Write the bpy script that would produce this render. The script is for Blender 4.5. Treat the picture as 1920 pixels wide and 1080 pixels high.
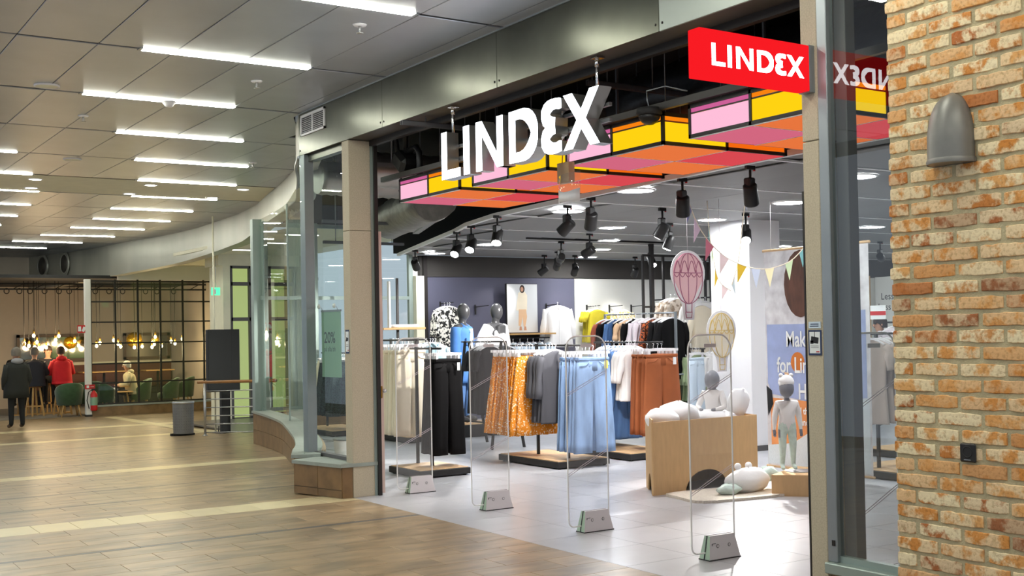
import bpy, bmesh, math, random
from mathutils import Vector, Matrix

# ------------------------------------------------------------------ camera
scene = bpy.context.scene
COL = scene.collection
for o in list(bpy.data.objects):
    bpy.data.objects.remove(o)
EYE = 1.6
_y, _p, _r = 0.966578, 0.016887, -0.019057
_f = Vector((math.cos(_y)*math.cos(_p), math.sin(_y)*math.cos(_p), math.sin(_p)))
_r0 = _f.cross(Vector((0, 0, 1))).normalized(); _u0 = _r0.cross(_f)
_rt = math.cos(_r)*_r0 + math.sin(_r)*_u0; _up = -math.sin(_r)*_r0 + math.cos(_r)*_u0
cd = bpy.data.cameras.new('camera'); cam = bpy.data.objects.new('camera', cd); COL.objects.link(cam)
cd.sensor_width = 36; cd.lens = 36*2222.4/1920
cd.shift_x = -107.95/1920; cd.shift_y = 41.5/1920; cd.clip_end = 300
cam.matrix_world = Matrix(((_rt.x, _up.x, -_f.x, 0), (_rt.y, _up.y, -_f.y, 0), (_rt.z, _up.z, -_f.z, EYE), (0, 0, 0, 1)))
scene.camera = cam
# ------------------------------------------------------------------ world, exposure
W = bpy.data.worlds.new('world'); scene.world = W; W.use_nodes = True
W.node_tree.nodes['Background'].inputs[0].default_value = (0.74, 0.85, 1.0, 1)
W.node_tree.nodes['Background'].inputs[1].default_value = 0.65
vs = scene.view_settings
vs.view_transform = 'Standard'; vs.look = 'None'; vs.gamma = 1; vs.exposure = 0.0; vs.use_curve_mapping = False
STRIP_L = 56.0      # radiance of the mall's strip lights
DOWN_L = 120.0       # radiance of the shop's downlights
SPOT_W = 320.0      # track spot power
STRIP_C = (0.99, 1.0, 0.86)
SHOP_C = (0.97, 0.985, 1.0)

R = math.radians
rng = random.Random(11)
PI = math.pi

# ------------------------------------------------------------------ materials
def lin(c):
    return tuple(((v/255)/12.92 if v/255 <= .04045 else ((v/255+.055)/1.055)**2.4) for v in c)
MATS = {}
def M(name, rgb, rough=.5, metal=0., var=0., vs=6., stretch=(1, 1, 1), rgb2=None, bump=0., bs=80., rnd=0., emit=0., ecol=None, spec=.5, coat=0., sharp=.18, mid=.5, detail=4., bstretch=None, attr=False, sheen=0.):
    m = bpy.data.materials.new(name); m.use_nodes = True
    nt = m.node_tree; N = nt.nodes; L = nt.links
    b = N['Principled BSDF']
    c = lin(rgb); b.inputs['Base Color'].default_value = (*c, 1)
    b.inputs['Roughness'].default_value = rough; b.inputs['Metallic'].default_value = metal
    b.inputs['Specular IOR Level'].default_value = spec; b.inputs['Coat Weight'].default_value = coat
    if sheen: b.inputs['Sheen Weight'].default_value = sheen
    tc = None
    def coords(st, sc):
        nonlocal tc
        if tc is None: tc = N.new('ShaderNodeTexCoord')
        mp = N.new('ShaderNodeMapping'); mp.inputs['Scale'].default_value = (st[0]*sc, st[1]*sc, st[2]*sc)
        L.new(tc.outputs['Object'], mp.inputs['Vector'])
        if rnd:
            oi = N.new('ShaderNodeObjectInfo'); vm = N.new('ShaderNodeVectorMath'); vm.operation = 'SCALE'
            cx = N.new('ShaderNodeCombineXYZ')
            for i in range(3): L.new(oi.outputs['Random'], cx.inputs[i])
            L.new(cx.outputs[0], vm.inputs[0]); vm.inputs['Scale'].default_value = 37.
            L.new(vm.outputs[0], mp.inputs['Location'])
        return mp
    out = None
    if var or rgb2:
        mp = coords(stretch, vs); nz = N.new('ShaderNodeTexNoise'); nz.inputs['Detail'].default_value = detail; nz.inputs['Scale'].default_value = 1
        L.new(mp.outputs[0], nz.inputs['Vector'])
        cr = N.new('ShaderNodeValToRGB'); L.new(nz.outputs['Fac'], cr.inputs[0])
        cr.color_ramp.elements[0].position = mid-sharp; cr.color_ramp.elements[1].position = mid+sharp
        if rgb2: a, d = c, lin(rgb2)
        else: a = tuple(v*(1-var) for v in c); d = tuple(min(1, v*(1+var)) for v in c)
        cr.color_ramp.elements[0].color = (*a, 1); cr.color_ramp.elements[1].color = (*d, 1)
        out = cr.outputs[0]
    if rnd:
        oi = N.new('ShaderNodeObjectInfo'); hs = N.new('ShaderNodeHueSaturation'); mr = N.new('ShaderNodeMapRange')
        src = oi.outputs['Random']
        if attr:
            at = N.new('ShaderNodeAttribute'); at.attribute_name = 'piece'; ad = N.new('ShaderNodeMath'); ad.operation = 'ADD'
            L.new(src, ad.inputs[0]); L.new(at.outputs['Fac'], ad.inputs[1])
            fr = N.new('ShaderNodeMath'); fr.operation = 'FRACT'; L.new(ad.outputs[0], fr.inputs[0]); src = fr.outputs[0]
        L.new(src, mr.inputs[0]); mr.inputs[3].default_value = 1-rnd; mr.inputs[4].default_value = 1+rnd
        L.new(mr.outputs[0], hs.inputs['Value'])
        if out: L.new(out, hs.inputs['Color'])
        else: hs.inputs['Color'].default_value = (*c, 1)
        out = hs.outputs[0]
    if out: L.new(out, b.inputs['Base Color'])
    if bump:
        mp = coords(bstretch or (1, 1, 1), bs); nz = N.new('ShaderNodeTexNoise'); nz.inputs['Scale'].default_value = 1; nz.inputs['Detail'].default_value = 3
        L.new(mp.outputs[0], nz.inputs['Vector']); bp = N.new('ShaderNodeBump'); bp.inputs['Strength'].default_value = bump; bp.inputs['Distance'].default_value = .01
        L.new(nz.outputs['Fac'], bp.inputs['Height']); L.new(bp.outputs[0], b.inputs['Normal'])
    if emit:
        b.inputs['Emission Color'].default_value = (*(ecol or c), 1); b.inputs['Emission Strength'].default_value = emit
    MATS[name] = m
    return m
def GLASS(name, tint=(.93, .97, .95), refl=1.0, ior=1.5, rough=0., haze=0.):
    m = bpy.data.materials.new(name); m.use_nodes = True
    nt = m.node_tree; N = nt.nodes; L = nt.links; N.remove(N['Principled BSDF'])
    tr = N.new('ShaderNodeBsdfTransparent'); tr.inputs[0].default_value = (*tint, 1)
    gl = N.new('ShaderNodeBsdfGlossy'); gl.inputs['Roughness'].default_value = rough; gl.inputs['Color'].default_value = (refl, refl, refl, 1)
    fr = N.new('ShaderNodeFresnel'); fr.inputs[0].default_value = ior
    ge = N.new('ShaderNodeNewGeometry'); iv = N.new('ShaderNodeMath'); iv.operation = 'SUBTRACT'; iv.inputs[0].default_value = 1; L.new(ge.outputs['Backfacing'], iv.inputs[1])
    ml = N.new('ShaderNodeMath'); ml.operation = 'MULTIPLY'; L.new(fr.outputs[0], ml.inputs[0]); L.new(iv.outputs[0], ml.inputs[1])
    mx = N.new('ShaderNodeMixShader'); L.new(ml.outputs[0], mx.inputs[0])
    base = tr.outputs[0]
    if haze:
        df = N.new('ShaderNodeBsdfDiffuse'); df.inputs[0].default_value = (.95, .95, .95, 1)
        m2 = N.new('ShaderNodeMixShader'); m2.inputs[0].default_value = haze; L.new(tr.outputs[0], m2.inputs[1]); L.new(df.outputs[0], m2.inputs[2]); base = m2.outputs[0]
    L.new(base, mx.inputs[1]); L.new(gl.outputs[0], mx.inputs[2])
    L.new(mx.outputs[0], N['Material Output'].inputs[0])
    MATS[name] = m; return m
def EMIT(name, col, s):
    m = bpy.data.materials.new(name); m.use_nodes = True
    nt = m.node_tree; N = nt.nodes; N.remove(N['Principled BSDF'])
    e = N.new('ShaderNodeEmission'); e.inputs[0].default_value = (*col, 1); e.inputs[1].default_value = s
    nt.links.new(e.outputs[0], N['Material Output'].inputs[0]); MATS[name] = m; return m

# ------------------------------------------------------------------ mesh builder
class MB:
    def __init__(s): s.v = []; s.f = []; s.m = []; s.s = []; s.a = []; s.cur = 0.
    def add(s, vs, fs, mi=0, sm=False):
        o = len(s.v); s.v += [tuple(v) for v in vs]
        for f in fs: s.f.append([i+o for i in f]); s.m.append(mi); s.s.append(sm); s.a.append(s.cur)
        return s
    def box(s, x0, y0, z0, x1, y1, z1, mi=0, bev=0., rot=None, c=None):
        if x0 > x1: x0, x1 = x1, x0
        if y0 > y1: y0, y1 = y1, y0
        if z0 > z1: z0, z1 = z1, z0
        if not bev:
            vs = [(x, y, z) for z in (z0, z1) for y in (y0, y1) for x in (x0, x1)]
            fs = [(0, 2, 3, 1), (4, 5, 7, 6), (0, 1, 5, 4), (2, 6, 7, 3), (0, 4, 6, 2), (1, 3, 7, 5)]
        else:
            b = min(bev, (x1-x0)*.45, (y1-y0)*.45, (z1-z0)*.45)
            vs = []; idx = {}
            for iz in (0, 1):
                for iy in (0, 1):
                    for ix in (0, 1):
                        X = (x0, x1)[ix]; Y = (y0, y1)[iy]; Z = (z0, z1)[iz]; dx = b*(1-2*ix); dy = b*(1-2*iy); dz = b*(1-2*iz)
                        for a, p in enumerate(((X, Y+dy, Z+dz), (X+dx, Y, Z+dz), (X+dx, Y+dy, Z))):
                            idx[(ix, iy, iz, a)] = len(vs); vs.append(p)
            I = idx; fs = []
            for k in (0, 1):
                fs.append([I[(k, 0, 0, 0)], I[(k, 1, 0, 0)], I[(k, 1, 1, 0)], I[(k, 0, 1, 0)]])
                fs.append([I[(0, k, 0, 1)], I[(1, k, 0, 1)], I[(1, k, 1, 1)], I[(0, k, 1, 1)]])
                fs.append([I[(0, 0, k, 2)], I[(1, 0, k, 2)], I[(1, 1, k, 2)], I[(0, 1, k, 2)]])
            for p in (0, 1):
                for q in (0, 1):
                    fs.append([I[(p, q, 0, 0)], I[(p, q, 1, 0)], I[(p, q, 1, 1)], I[(p, q, 0, 1)]])
                    fs.append([I[(p, 0, q, 0)], I[(p, 1, q, 0)], I[(p, 1, q, 2)], I[(p, 0, q, 2)]])
                    fs.append([I[(0, p, q, 1)], I[(1, p, q, 1)], I[(1, p, q, 2)], I[(0, p, q, 2)]])
                    for r in (0, 1): fs.append([I[(p, q, r, 0)], I[(p, q, r, 1)], I[(p, q, r, 2)]])
        if rot is not None:
            cc = Vector(c if c else ((x0+x1)/2, (y0+y1)/2, (z0+z1)/2)); vs = [tuple(rot @ (Vector(v)-cc)+cc) for v in vs]
        return s.add(vs, fs, mi)
    def bar(s, p, q, w, h=None, mi=0, up=(0, 0, 1)):
        p = Vector(p); q = Vector(q); d = (q-p).normalized(); u = Vector(up)
        if abs(d.dot(u)) > .99: u = Vector((1, 0, 0))
        a = d.cross(u).normalized()*(w/2); b = a.cross(d).normalized()*((h or w)/2)
        vs = [e+i*a+j*b for e in (p, q) for i, j in ((-1, -1), (1, -1), (1, 1), (-1, 1))]
        return s.add(vs, [(3, 2, 1, 0), (4, 5, 6, 7), (0, 1, 5, 4), (1, 2, 6, 5), (2, 3, 7, 6), (3, 0, 4, 7)], mi)
    def tube(s, pts, r, n=8, mi=0, closed=False, caps=True):
        P = [Vector(p) for p in pts]; k = len(P); rr = r if isinstance(r, (list, tuple)) else [r]*k
        rings = []; nrm = None
        for i in range(k):
            a = P[i-1] if (i > 0 or closed) else P[i]; b = P[(i+1) % k] if (i < k-1 or closed) else P[i]
            t = (b-a).normalized() if (b-a).length > 1e-9 else Vector((0, 0, 1))
            if nrm is None: nrm = t.orthogonal().normalized()
            else:
                nrm = nrm-t*nrm.dot(t); nrm = nrm.normalized() if nrm.length > 1e-6 else t.orthogonal().normalized()
            bi = t.cross(nrm)
            rings.append([P[i]+rr[i]*(math.cos(2*PI*j/n)*nrm+math.sin(2*PI*j/n)*bi) for j in range(n)])
        return s.loft(rings, mi, caps and not closed, closed)
    def loft(s, rings, mi=0, caps=True, loop=False, sm=True):
        n = len(rings[0]); o = len(s.v); k = len(rings)
        s.v += [tuple(v) for r in rings for v in r]
        for i in range(k if loop else k-1):
            a = i*n; b = ((i+1) % k)*n
            for j in range(n):
                s.f.append([o+a+j, o+a+(j+1) % n, o+b+(j+1) % n, o+b+j]); s.m.append(mi); s.s.append(sm); s.a.append(s.cur)
        if caps:
            s.f.append([o+j for j in range(n)][::-1]); s.f.append([o+(k-1)*n+j for j in range(n)])
            s.m += [mi, mi]; s.s += [False, False]; s.a += [s.cur, s.cur]
        return s
    def lathe(s, prof, c=(0, 0, 0), n=16, mi=0, ax='z', caps=True):
        f = {'z': lambda r, h, a: (c[0]+r*math.cos(a), c[1]+r*math.sin(a), c[2]+h), 'x': lambda r, h, a: (c[0]+h, c[1]+r*math.cos(a), c[2]+r*math.sin(a)), 'y': lambda r, h, a: (c[0]+r*math.cos(a), c[1]+h, c[2]+r*math.sin(a))}[ax]
        return s.loft([[f(max(r, 1e-4), h, 2*PI*j/n) for j in range(n)] for r, h in prof], mi, caps)
    def sphere(s, c, r, nu=14, nv=9, mi=0):
        if not isinstance(r, (tuple, list)): r = (r, r, r)
        return s.loft([[(c[0]+r[0]*math.sin(t)*math.cos(2*PI*j/nu), c[1]+r[1]*math.sin(t)*math.sin(2*PI*j/nu), c[2]+r[2]*math.cos(t)) for j in range(nu)] for t in [max(.02, min(PI-.02, PI*i/nv)) for i in range(nv+1)]], mi)
    def prism(s, poly, fn, d0, d1, mi=0, side=None):
        n = len(poly)
        vs = [fn(u, v, d0) for u, v in poly]+[fn(u, v, d1) for u, v in poly]
        s.add(vs, [list(range(n))[::-1], [n+i for i in range(n)]], mi)
        o = len(s.v)-2*n
        for i in range(n):
            j = (i+1) % n; s.f.append([o+i, o+j, o+n+j, o+n+i]); s.m.append(mi if side is None else side); s.s.append(False); s.a.append(s.cur)
        return s
    def build(s, name, mats, parent=None, world=False, loc=None, rz=0., attr=False, smooth=False, recalc=True):
        off = Vector((0, 0, 0))
        if world:
            p = parent
            while p is not None: off += p.location; p = p.parent
        me = bpy.data.meshes.new(name)
        me.from_pydata([(v[0]-off.x, v[1]-off.y, v[2]-off.z) for v in s.v], [], s.f)
        if not isinstance(mats, (list, tuple)): mats = [mats]
        for m in mats: me.materials.append(MATS[m] if isinstance(m, str) else m)
        me.polygons.foreach_set('material_index', s.m)
        me.polygons.foreach_set('use_smooth', [True]*len(s.f) if smooth else s.s)
        if attr:
            at = me.attributes.new('piece', 'FLOAT', 'FACE'); at.data.foreach_set('value', s.a)
        if recalc:
            bm = bmesh.new(); bm.from_mesh(me); bmesh.ops.recalc_face_normals(bm, faces=bm.faces); bm.to_mesh(me); bm.free()
        return link(name, me, parent, loc, rz)
def link(name, me, parent=None, loc=None, rz=0.):
    o = bpy.data.objects.new(name, me); COL.objects.link(o)
    if parent is not None: o.parent = parent
    if loc is not None: o.location = loc
    if rz: o.rotation_euler = (0, 0, rz)
    return o
def tag(o, label=None, cat=None, group=None, kind=None):
    if label: o['label'] = label
    if cat: o['category'] = cat
    if group: o['group'] = group
    if kind: o['kind'] = kind
    return o
def thing(name, label, cat, loc=(0, 0, 0), rz=0., group=None):
    o = bpy.data.objects.new(name, None); COL.objects.link(o); o.location = loc; o.rotation_euler = (0, 0, rz); o.empty_display_size = .1
    return tag(o, label, cat, group)
def struct(name, label, loc=(0, 0, 0)):
    o = bpy.data.objects.new(name, None); COL.objects.link(o); o.location = loc
    return tag(o, label, None, None, 'structure')
def dup(root, loc, rz=None, label=None, group=None):
    c = root.copy(); COL.objects.link(c); c.location = loc
    if rz is not None: c.rotation_euler = (0, 0, rz)
    if label: c['label'] = label
    if group: c['group'] = group
    for ch in root.children:
        d = ch.copy(); COL.objects.link(d); d.parent = c
        for g in ch.children:
            e = g.copy(); COL.objects.link(e); e.parent = d
    return c
def lamp(kind, name, parent, loc, energy, color, rot=None, size=.2, size_y=None, angle=60, blend=.5):
    l = bpy.data.lights.new(name, kind); l.energy = energy; l.color = color
    if kind == 'AREA':
        l.shape = 'RECTANGLE' if size_y else 'SQUARE'; l.size = size
        if size_y: l.size_y = size_y
    if kind == 'SPOT': l.spot_size = R(angle); l.spot_blend = blend; l.shadow_soft_size = size
    if kind == 'POINT': l.shadow_soft_size = size
    o = bpy.data.objects.new(name, l); COL.objects.link(o); o.parent = parent; o.location = loc
    if rot is not None: o.rotation_euler = rot
    return o
ORD = ['first', 'second', 'third', 'fourth', 'fifth', 'sixth', 'seventh', 'eighth', 'ninth', 'tenth', 'eleventh', 'twelfth', 'thirteenth', 'fourteenth', 'fifteenth', 'sixteenth', 'seventeenth', 'eighteenth', 'nineteenth', 'twentieth']
def text(name, body, size, mat, parent, org, xd, yd, align='LEFT', bold=0., sx=1.):
    cu = bpy.data.curves.new(name, 'FONT'); cu.body = body; cu.size = size; cu.align_x = align; cu.offset = bold; cu.resolution_u = 3; cu.fill_mode = 'FRONT'
    t = bpy.data.objects.new(name, cu); COL.objects.link(t)
    me = bpy.data.meshes.new_from_object(t.evaluated_get(bpy.context.evaluated_depsgraph_get()))
    bpy.data.objects.remove(t); bpy.data.curves.remove(cu)
    X = Vector(xd).normalized()*sx; Y = Vector(yd).normalized(); Z = X.cross(Y).normalized()
    off = Vector((0, 0, 0)); p = parent
    while p is not None: off += p.location; p = p.parent
    O = Vector(org)-off
    me.transform(Matrix(((X.x, Y.x, Z.x, O.x), (X.y, Y.y, Z.y, O.y), (X.z, Y.z, Z.z, O.z), (0, 0, 0, 1))))
    me.materials.clear(); me.materials.append(MATS[mat])
    return link(name, me, parent)

# ------------------------------------------------------------------ palette
M('floor_brown', (150, 129, 99), .30, var=.34, vs=2.6, stretch=(1., 2.6, 1), rnd=.08, attr=True, bump=.03, bs=30, spec=.45)
M('floor_cream', (214, 200, 158), .30, var=.05, vs=5., rnd=.04, attr=True, spec=.45)
M('floor_dark', (95, 92, 88), .35, var=.1, vs=5., rnd=.05, attr=True)
M('grout', (138, 120, 94), .8, var=.1)
M('shop_tile', (180, 181, 186), .28, var=.05, vs=4., rnd=.03, attr=True, spec=.5)
M('shop_grout', (150, 150, 152), .8)
M('ceil_metal', (184, 188, 195), .34, metal=.42, var=.05, vs=2., rnd=.04, bump=.03, bs=300, bstretch=(1, .02, 1))
M('ceil_gap', (70, 70, 66), .6, metal=.3)
M('ceil_cream', (236, 232, 208), .8, var=.03)
M('steel_beam', (98, 99, 89), .28, metal=.85, var=.2, vs=1.6, bump=.04, bs=12)
M('steel_beam_pale', (165, 172, 166), .45, metal=.5, var=.06, vs=2.)
M('steel_soffit', (84, 80, 74), .5, metal=.4, var=.1, vs=3)
M('fascia_metal', (166, 165, 154), .38, metal=.4, var=.12, vs=1.2, stretch=(1, 1, .3))
M('alu', (150, 156, 160), .38, metal=.6, var=.05, vs=4)
M('alu_green', (158, 172, 166), .38, metal=.4, var=.05, vs=4)
M('alu_dark', (104, 102, 102), .5, metal=.3, var=.04, vs=4)
M('frame_dark', (46, 42, 40), .5, metal=.3)
M('stone', (188, 177, 154), .7, var=.10, vs=120, detail=2, bump=.02, bs=160)
M('plinth_tile', (128, 100, 66), .45, var=.25, vs=5, rnd=.05, detail=6)
M('sill_stone', (150, 158, 150), .4, var=.08, vs=12)
M('mortar', (186, 174, 140), .95, var=.12, vs=18, bump=.5, bs=90)
M('black', (22, 21, 21), .45)
M('black_soft', (30, 29, 30), .7, var=.1)
M('black_duct', (26, 26, 28), .35, var=.3, vs=3, bump=.8, bs=9)
M('plenum', (20, 20, 22), .9)
M('silver_duct', (150, 148, 144), .35, metal=.8, var=.1, vs=3, bump=.1, bs=20)
M('foil_duct', (128, 126, 120), .45, metal=.5, var=.2, vs=8, bump=.5, bs=30)
M('strut', (120, 122, 126), .45, metal=.6)
M('shop_ceil', (122, 122, 122), .55, var=.03, vs=2, rnd=.05)
M('shop_profile', (244, 244, 244), .4)
M('wall_purple', (88, 88, 106), .75, var=.03, vs=2)
M('wall_white', (226, 226, 220), .8, var=.02, vs=2)
M('wall_band', (64, 61, 58), .8, var=.06, vs=2)
M('col_white', (236, 236, 238), .7)
M('wood_light', (206, 170, 126), .5, var=.14, vs=4, stretch=(8, 1, 1))
M('wood_oak', (190, 150, 92), .5, var=.12, vs=5, stretch=(1, 1, .2))
M('rail_wood', (150, 104, 56), .4, var=.1, vs=8)
M('steel', (190, 190, 188), .28, metal=.9)
M('chrome', (220, 220, 222), .15, metal=1.)
M('rack_grey', (142, 148, 152), .4, metal=.5)
M('white_plastic', (236, 234, 236), .35, spec=.5)
M('gate_pink', (218, 212, 214), .4)
M('gate_green', (170, 192, 168), .4)
M('mark', (70, 70, 72), .6)
M('cardboard', (204, 168, 122), .8, var=.05, vs=30, stretch=(1, 1, .2))
M('card_edge', (150, 112, 70), .85)
M('dark_hole', (60, 50, 42), .9)
M('mannequin_dark', (58, 58, 60), .30, spec=.5)
M('mannequin_grey', (128, 130, 138), .3)
M('skin', (196, 146, 118), .55)
M('hair_grey', (120, 112, 102), .8, var=.2, vs=60)
M('hair_brown', (60, 46, 38), .8, var=.2, vs=60)
M('hair_white', (206, 202, 194), .8, var=.1, vs=60)
M('shoe_brown', (92, 74, 58), .6)
M('cafe_wall', (190, 178, 162), .85, var=.02)
M('cafe_wainscot', (104, 60, 46), .55, var=.05)
M('cafe_floor', (120, 116, 108), .5, var=.1)
M('mirror', (150, 152, 150), .06, metal=1.)
M('mirror_frame', (104, 88, 74), .5)
M('velvet_green', (52, 84, 50), .75, var=.15, vs=14, sheen=.4)
M('gold_glass', (214, 166, 40), .12, metal=.8)
M('brass', (190, 146, 70), .3, metal=.9)
EMIT('bulb', (1.0, .78, .46), 6)
EMIT('strip', STRIP_C, STRIP_L)
EMIT('down', SHOP_C, DOWN_L)
EMIT('mall_down', (1, .96, .84), 14)
EMIT('spot_lens', (1, 1, 1), 30)
EMIT('spot_off', (.8, .85, .9), 1.2)
EMIT('letter_white', (.86, .92, 1.0), 9.0)
EMIT('sign_red', (1.0, .012, .018), 0.95)
EMIT('sign_white', (1.0, .93, .95), 6)
EMIT('pan_pink', (1.0, .52, .70), 1.0)
EMIT('pan_pink_shade', (.82, .16, .42), .75)  # darker upper strip: shading seen through the pane, put into its colour
EMIT('pan_yellow', (1.0, .62, .006), 1.05)
EMIT('pan_yellow_shade', (1.0, .24, .006), .95)  # same see-through shading painted into the upper strip
EMIT('pan_orange', (1.0, .16, .006), .9)
EMIT('low_pink', (.90, .19, .30), .72)
EMIT('low_orange', (.98, .22, .06), .82)
EMIT('low_red', (.92, .09, .11), .75)
EMIT('exit_green', (.1, .8, .4), 1.6)
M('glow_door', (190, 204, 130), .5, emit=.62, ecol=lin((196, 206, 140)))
GLASS('glass', (.94, .975, .95))
GLASS('glass_refl', (.92, .95, .94), ior=1.85)
GLASS('glass_green', (.80, .92, .84))
GLASS('acrylic', (.96, .965, .97), haze=.05)
M('acrylic_edge', (240, 238, 236), .2, spec=.8)
M('red_paint', (196, 28, 30), .4)
M('sticker_white', (232, 236, 236), .4)
M('sticker_blue', (38, 54, 92), .4)
M('poster_green', (136, 172, 146), .6)
M('ink', (44, 52, 50), .6)
M('lamp_grey', (124, 122, 118), .42, metal=.3, var=.05, vs=20, bump=.03, bs=300)
M('rug', (226, 216, 200), .95, var=.1, vs=60, bump=1., bs=120)
M('white_cloth', (240, 240, 240), .9, bump=.2, bs=14)
M('denim_light', (118, 144, 180), .85, var=.30, vs=9, stretch=(1, 1, .25), rnd=.05, bump=.05, bs=400)
M('denim_mid', (74, 110, 160), .85, var=.22, vs=9, stretch=(1, 1, .25), rnd=.05, bump=.05, bs=400)
M('denim_shirt', (58, 104, 164), .85, var=.10, vs=5, rnd=.04)
M('cloth_cream', (238, 226, 202), .85, rnd=.03, var=.03)
M('cloth_black', (13, 12, 13), .9, rnd=.2, spec=.2)
M('leaf_pink', (214, 190, 178), .6)
M('cloth_navy', (28, 28, 36), .85, rnd=.2)
M('cloth_brown', (66, 36, 34), .85, rnd=.15, var=.1)
M('cloth_teal', (150, 178, 190), .85, rnd=.08)
M('cloth_print', (84, 92, 100), .85, rgb2=(34, 38, 44), vs=40, sharp=.06, rnd=.1)
M('cloth_floral', (224, 140, 30), .85, rgb2=(246, 232, 206), vs=48, sharp=.03, mid=.60, rnd=.04, detail=1.5)
M('cloth_grey', (74, 74, 80), .85, rnd=.12)
M('cloth_rust', (148, 80, 40), .85, rnd=.07, var=.06, bump=.05, bs=300)
M('cloth_white', (240, 238, 236), .85, rnd=.03)
M('cloth_lilac', (206, 196, 202), .85, rnd=.04)
M('cloth_peach', (226, 188, 150), .85)
M('cloth_terracotta', (166, 84, 62), .85)
M('cloth_leopard', (186, 92, 44), .85, rgb2=(34, 24, 22), vs=44, sharp=.05)
M('cloth_mustard', (204, 186, 44), .85, var=.08, rnd=.04)
M('cloth_camo', (226, 214, 200), .85, rgb2=(150, 130, 112), vs=14, sharp=.06, rnd=.06)
M('cloth_bw', (236, 232, 222), .85, rgb2=(26, 26, 26), vs=20, sharp=.03)
M('cloth_sage', (140, 156, 118), .85, rnd=.08, var=.08)
M('cloth_olive', (78, 88, 68), .85, rnd=.1)
M('cloth_pale_blue', (206, 222, 236), .85, rnd=.04)
M('cloth_beige', (186, 170, 158), .85, rnd=.05, var=.05)
M('cloth_palefloral', (240, 234, 214), .85, rgb2=(206, 186, 110), vs=30, sharp=.05)
M('cloth_darkteal', (52, 70, 70), .85, rgb2=(24, 34, 36), vs=60, sharp=.08, rnd=.1)
M('knit_mint', (206, 224, 216), .9, var=.1, vs=20, bump=.4, bs=60)
M('coat_dark', (34, 36, 32), .8, var=.1, vs=5)
M('trouser_dark', (24, 26, 26), .8)
M('hood_grey', (150, 150, 154), .85)
M('jumper_red', (196, 24, 32), .85, var=.08, vs=5)
M('coat_sand', (200, 188, 154), .85, var=.06, vs=5)
M('picture_white', (236, 236, 232), .6)
M('picture_grey', (214, 216, 216), .6)
M('blue_photo', (120, 152, 190), .6, rgb2=(226, 232, 238), vs=6)
# ================================================================== SETTING: mall floor
def fl(y): return 0. if y < 11 else max(-.31, -.022*(y-11))
CURVE = [(4.62, 11.75), (4.86, 12.3), (5.1, 12.8), (5.38, 13.45), (5.62, 14.05), (5.95, 14.9), (6.3, 15.8), (6.52, 16.6), (6.72, 17.4), (6.93, 18.3), (7.13, 19.2)]
FAR = [(7.32, 20.0), (7.49, 20.73), (7.66, 21.8), (7.76, 22.6), (7.88, 24.4), (7.93, 25.8), (7.91, 27.1), (7.80, 28.4), (7.62, 29.6), (7.45, 31.0), (7.29, 32.5), (6.88, 35.0), (6.17, 37.7), (5.3, 40.0)]
PLAN = CURVE+FAR
GL = [(4.62, 11.75), (4.84, 12.27), (5.07, 12.77), (5.35, 13.5), (5.59, 14.2), (5.98, 15.4), (6.32, 16.5), (6.55, 17.5), (6.72, 18.4), (6.85, 19.2)]
def bound(y):
    if y < 10.8: return 4.84
    if y < 11.75: return 4.7
    for (a, b), (c, d) in zip(PLAN, PLAN[1:]):
        if b <= y <= d: return a+(c-a)*(y-b)/(d-b)
    return 8
def fbound(y):  # the floor runs on under the recess beside the shop and into the cafe
    if y < 18.9: return bound(y)+.1 if y > 11.75 else bound(y)
    return 11.5
flr = struct('floor', 'brown and cream tiled mall floor sloping gently away')
YS = [-1, 11, 25, 41]
b = MB()
ys = sorted(set([-1, 5, 10.79, 10.8, 11, 11.74] + [11.75+.5*i for i in range(15)] + [18.9, 18.91, 22, 25, 41]))
vsx = []
for y in ys: vsx += [(-3.5, y, fl(y)-.012), (fbound(y), y, fl(y)-.012)]
b.add(vsx, [(2*i, 2*i+1, 2*i+3, 2*i+2) for i in range(len(ys)-1)])
b.build('screed', 'grout', flr)
tiles = []
# course list: cream bands every 17 courses of 0.30, brown between, slim dark strips in three joints
y = 5.46
k = 0
cre = [10.63, 15.75, 23.4, 26.9]; stp = [9.13, 12.3, 13.4, 17.4, 19.1, 21.0]
while y < 31.2:
    kind = 0
    if stp and y >= stp[0]-.02: tiles.append((y, .07, 2, k)); y += .07; stp.pop(0)
    if cre and y >= cre[0]-.15: kind = 1; cre.pop(0)
    d = .47 if kind else .30
    tiles.append((y, d, kind, k)); y += d; k += 1
def tile_mesh(name, w, d, mat):
    b = MB(); b.box(-w/2+.0015, -d/2+.0015, -.011, w/2-.0015, d/2-.0015, 0, bev=.0015)
    o = b.build(name, mat); me = o.data; bpy.data.objects.remove(o); return me
TM = {}
cand = []
for (y0, d, kind, k) in tiles:
    w = {0: .6, 1: .32, 2: 1.2}[kind]; xb = fbound(y0+d/2)
    x = 4.84-(0 if k % 2 else w/2); lo = -1.6
    xs = []
    xx = x
    while xx < xb-.02: xs.append((xx, min(xx+w, xb if y0 < 10.8 else xx+w))); xx += w
    xx = x
    while xx > lo: xs.append((xx-w, xx)); xx -= w
    if kind != 1 and k % 2 == 0 and y0 < 10.8: pass
    for a, c in xs:
        if c-a < .03: continue
        yc = y0+d/2; xc = (a+c)/2
        dep = xc*.568+yc*.823; lat = (xc*.823-yc*.568)
        vis = dep > 4 and abs(lat+.02) < dep*.47
        cand.append((0 if vis else 1, dep, xc, yc, c-a, d, kind))
cand.sort(key=lambda t: (t[0], t[1]))
near = cand[:290]; rest = cand[290:]
NM = ['floor_brown', 'floor_cream', 'floor_dark']
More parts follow.
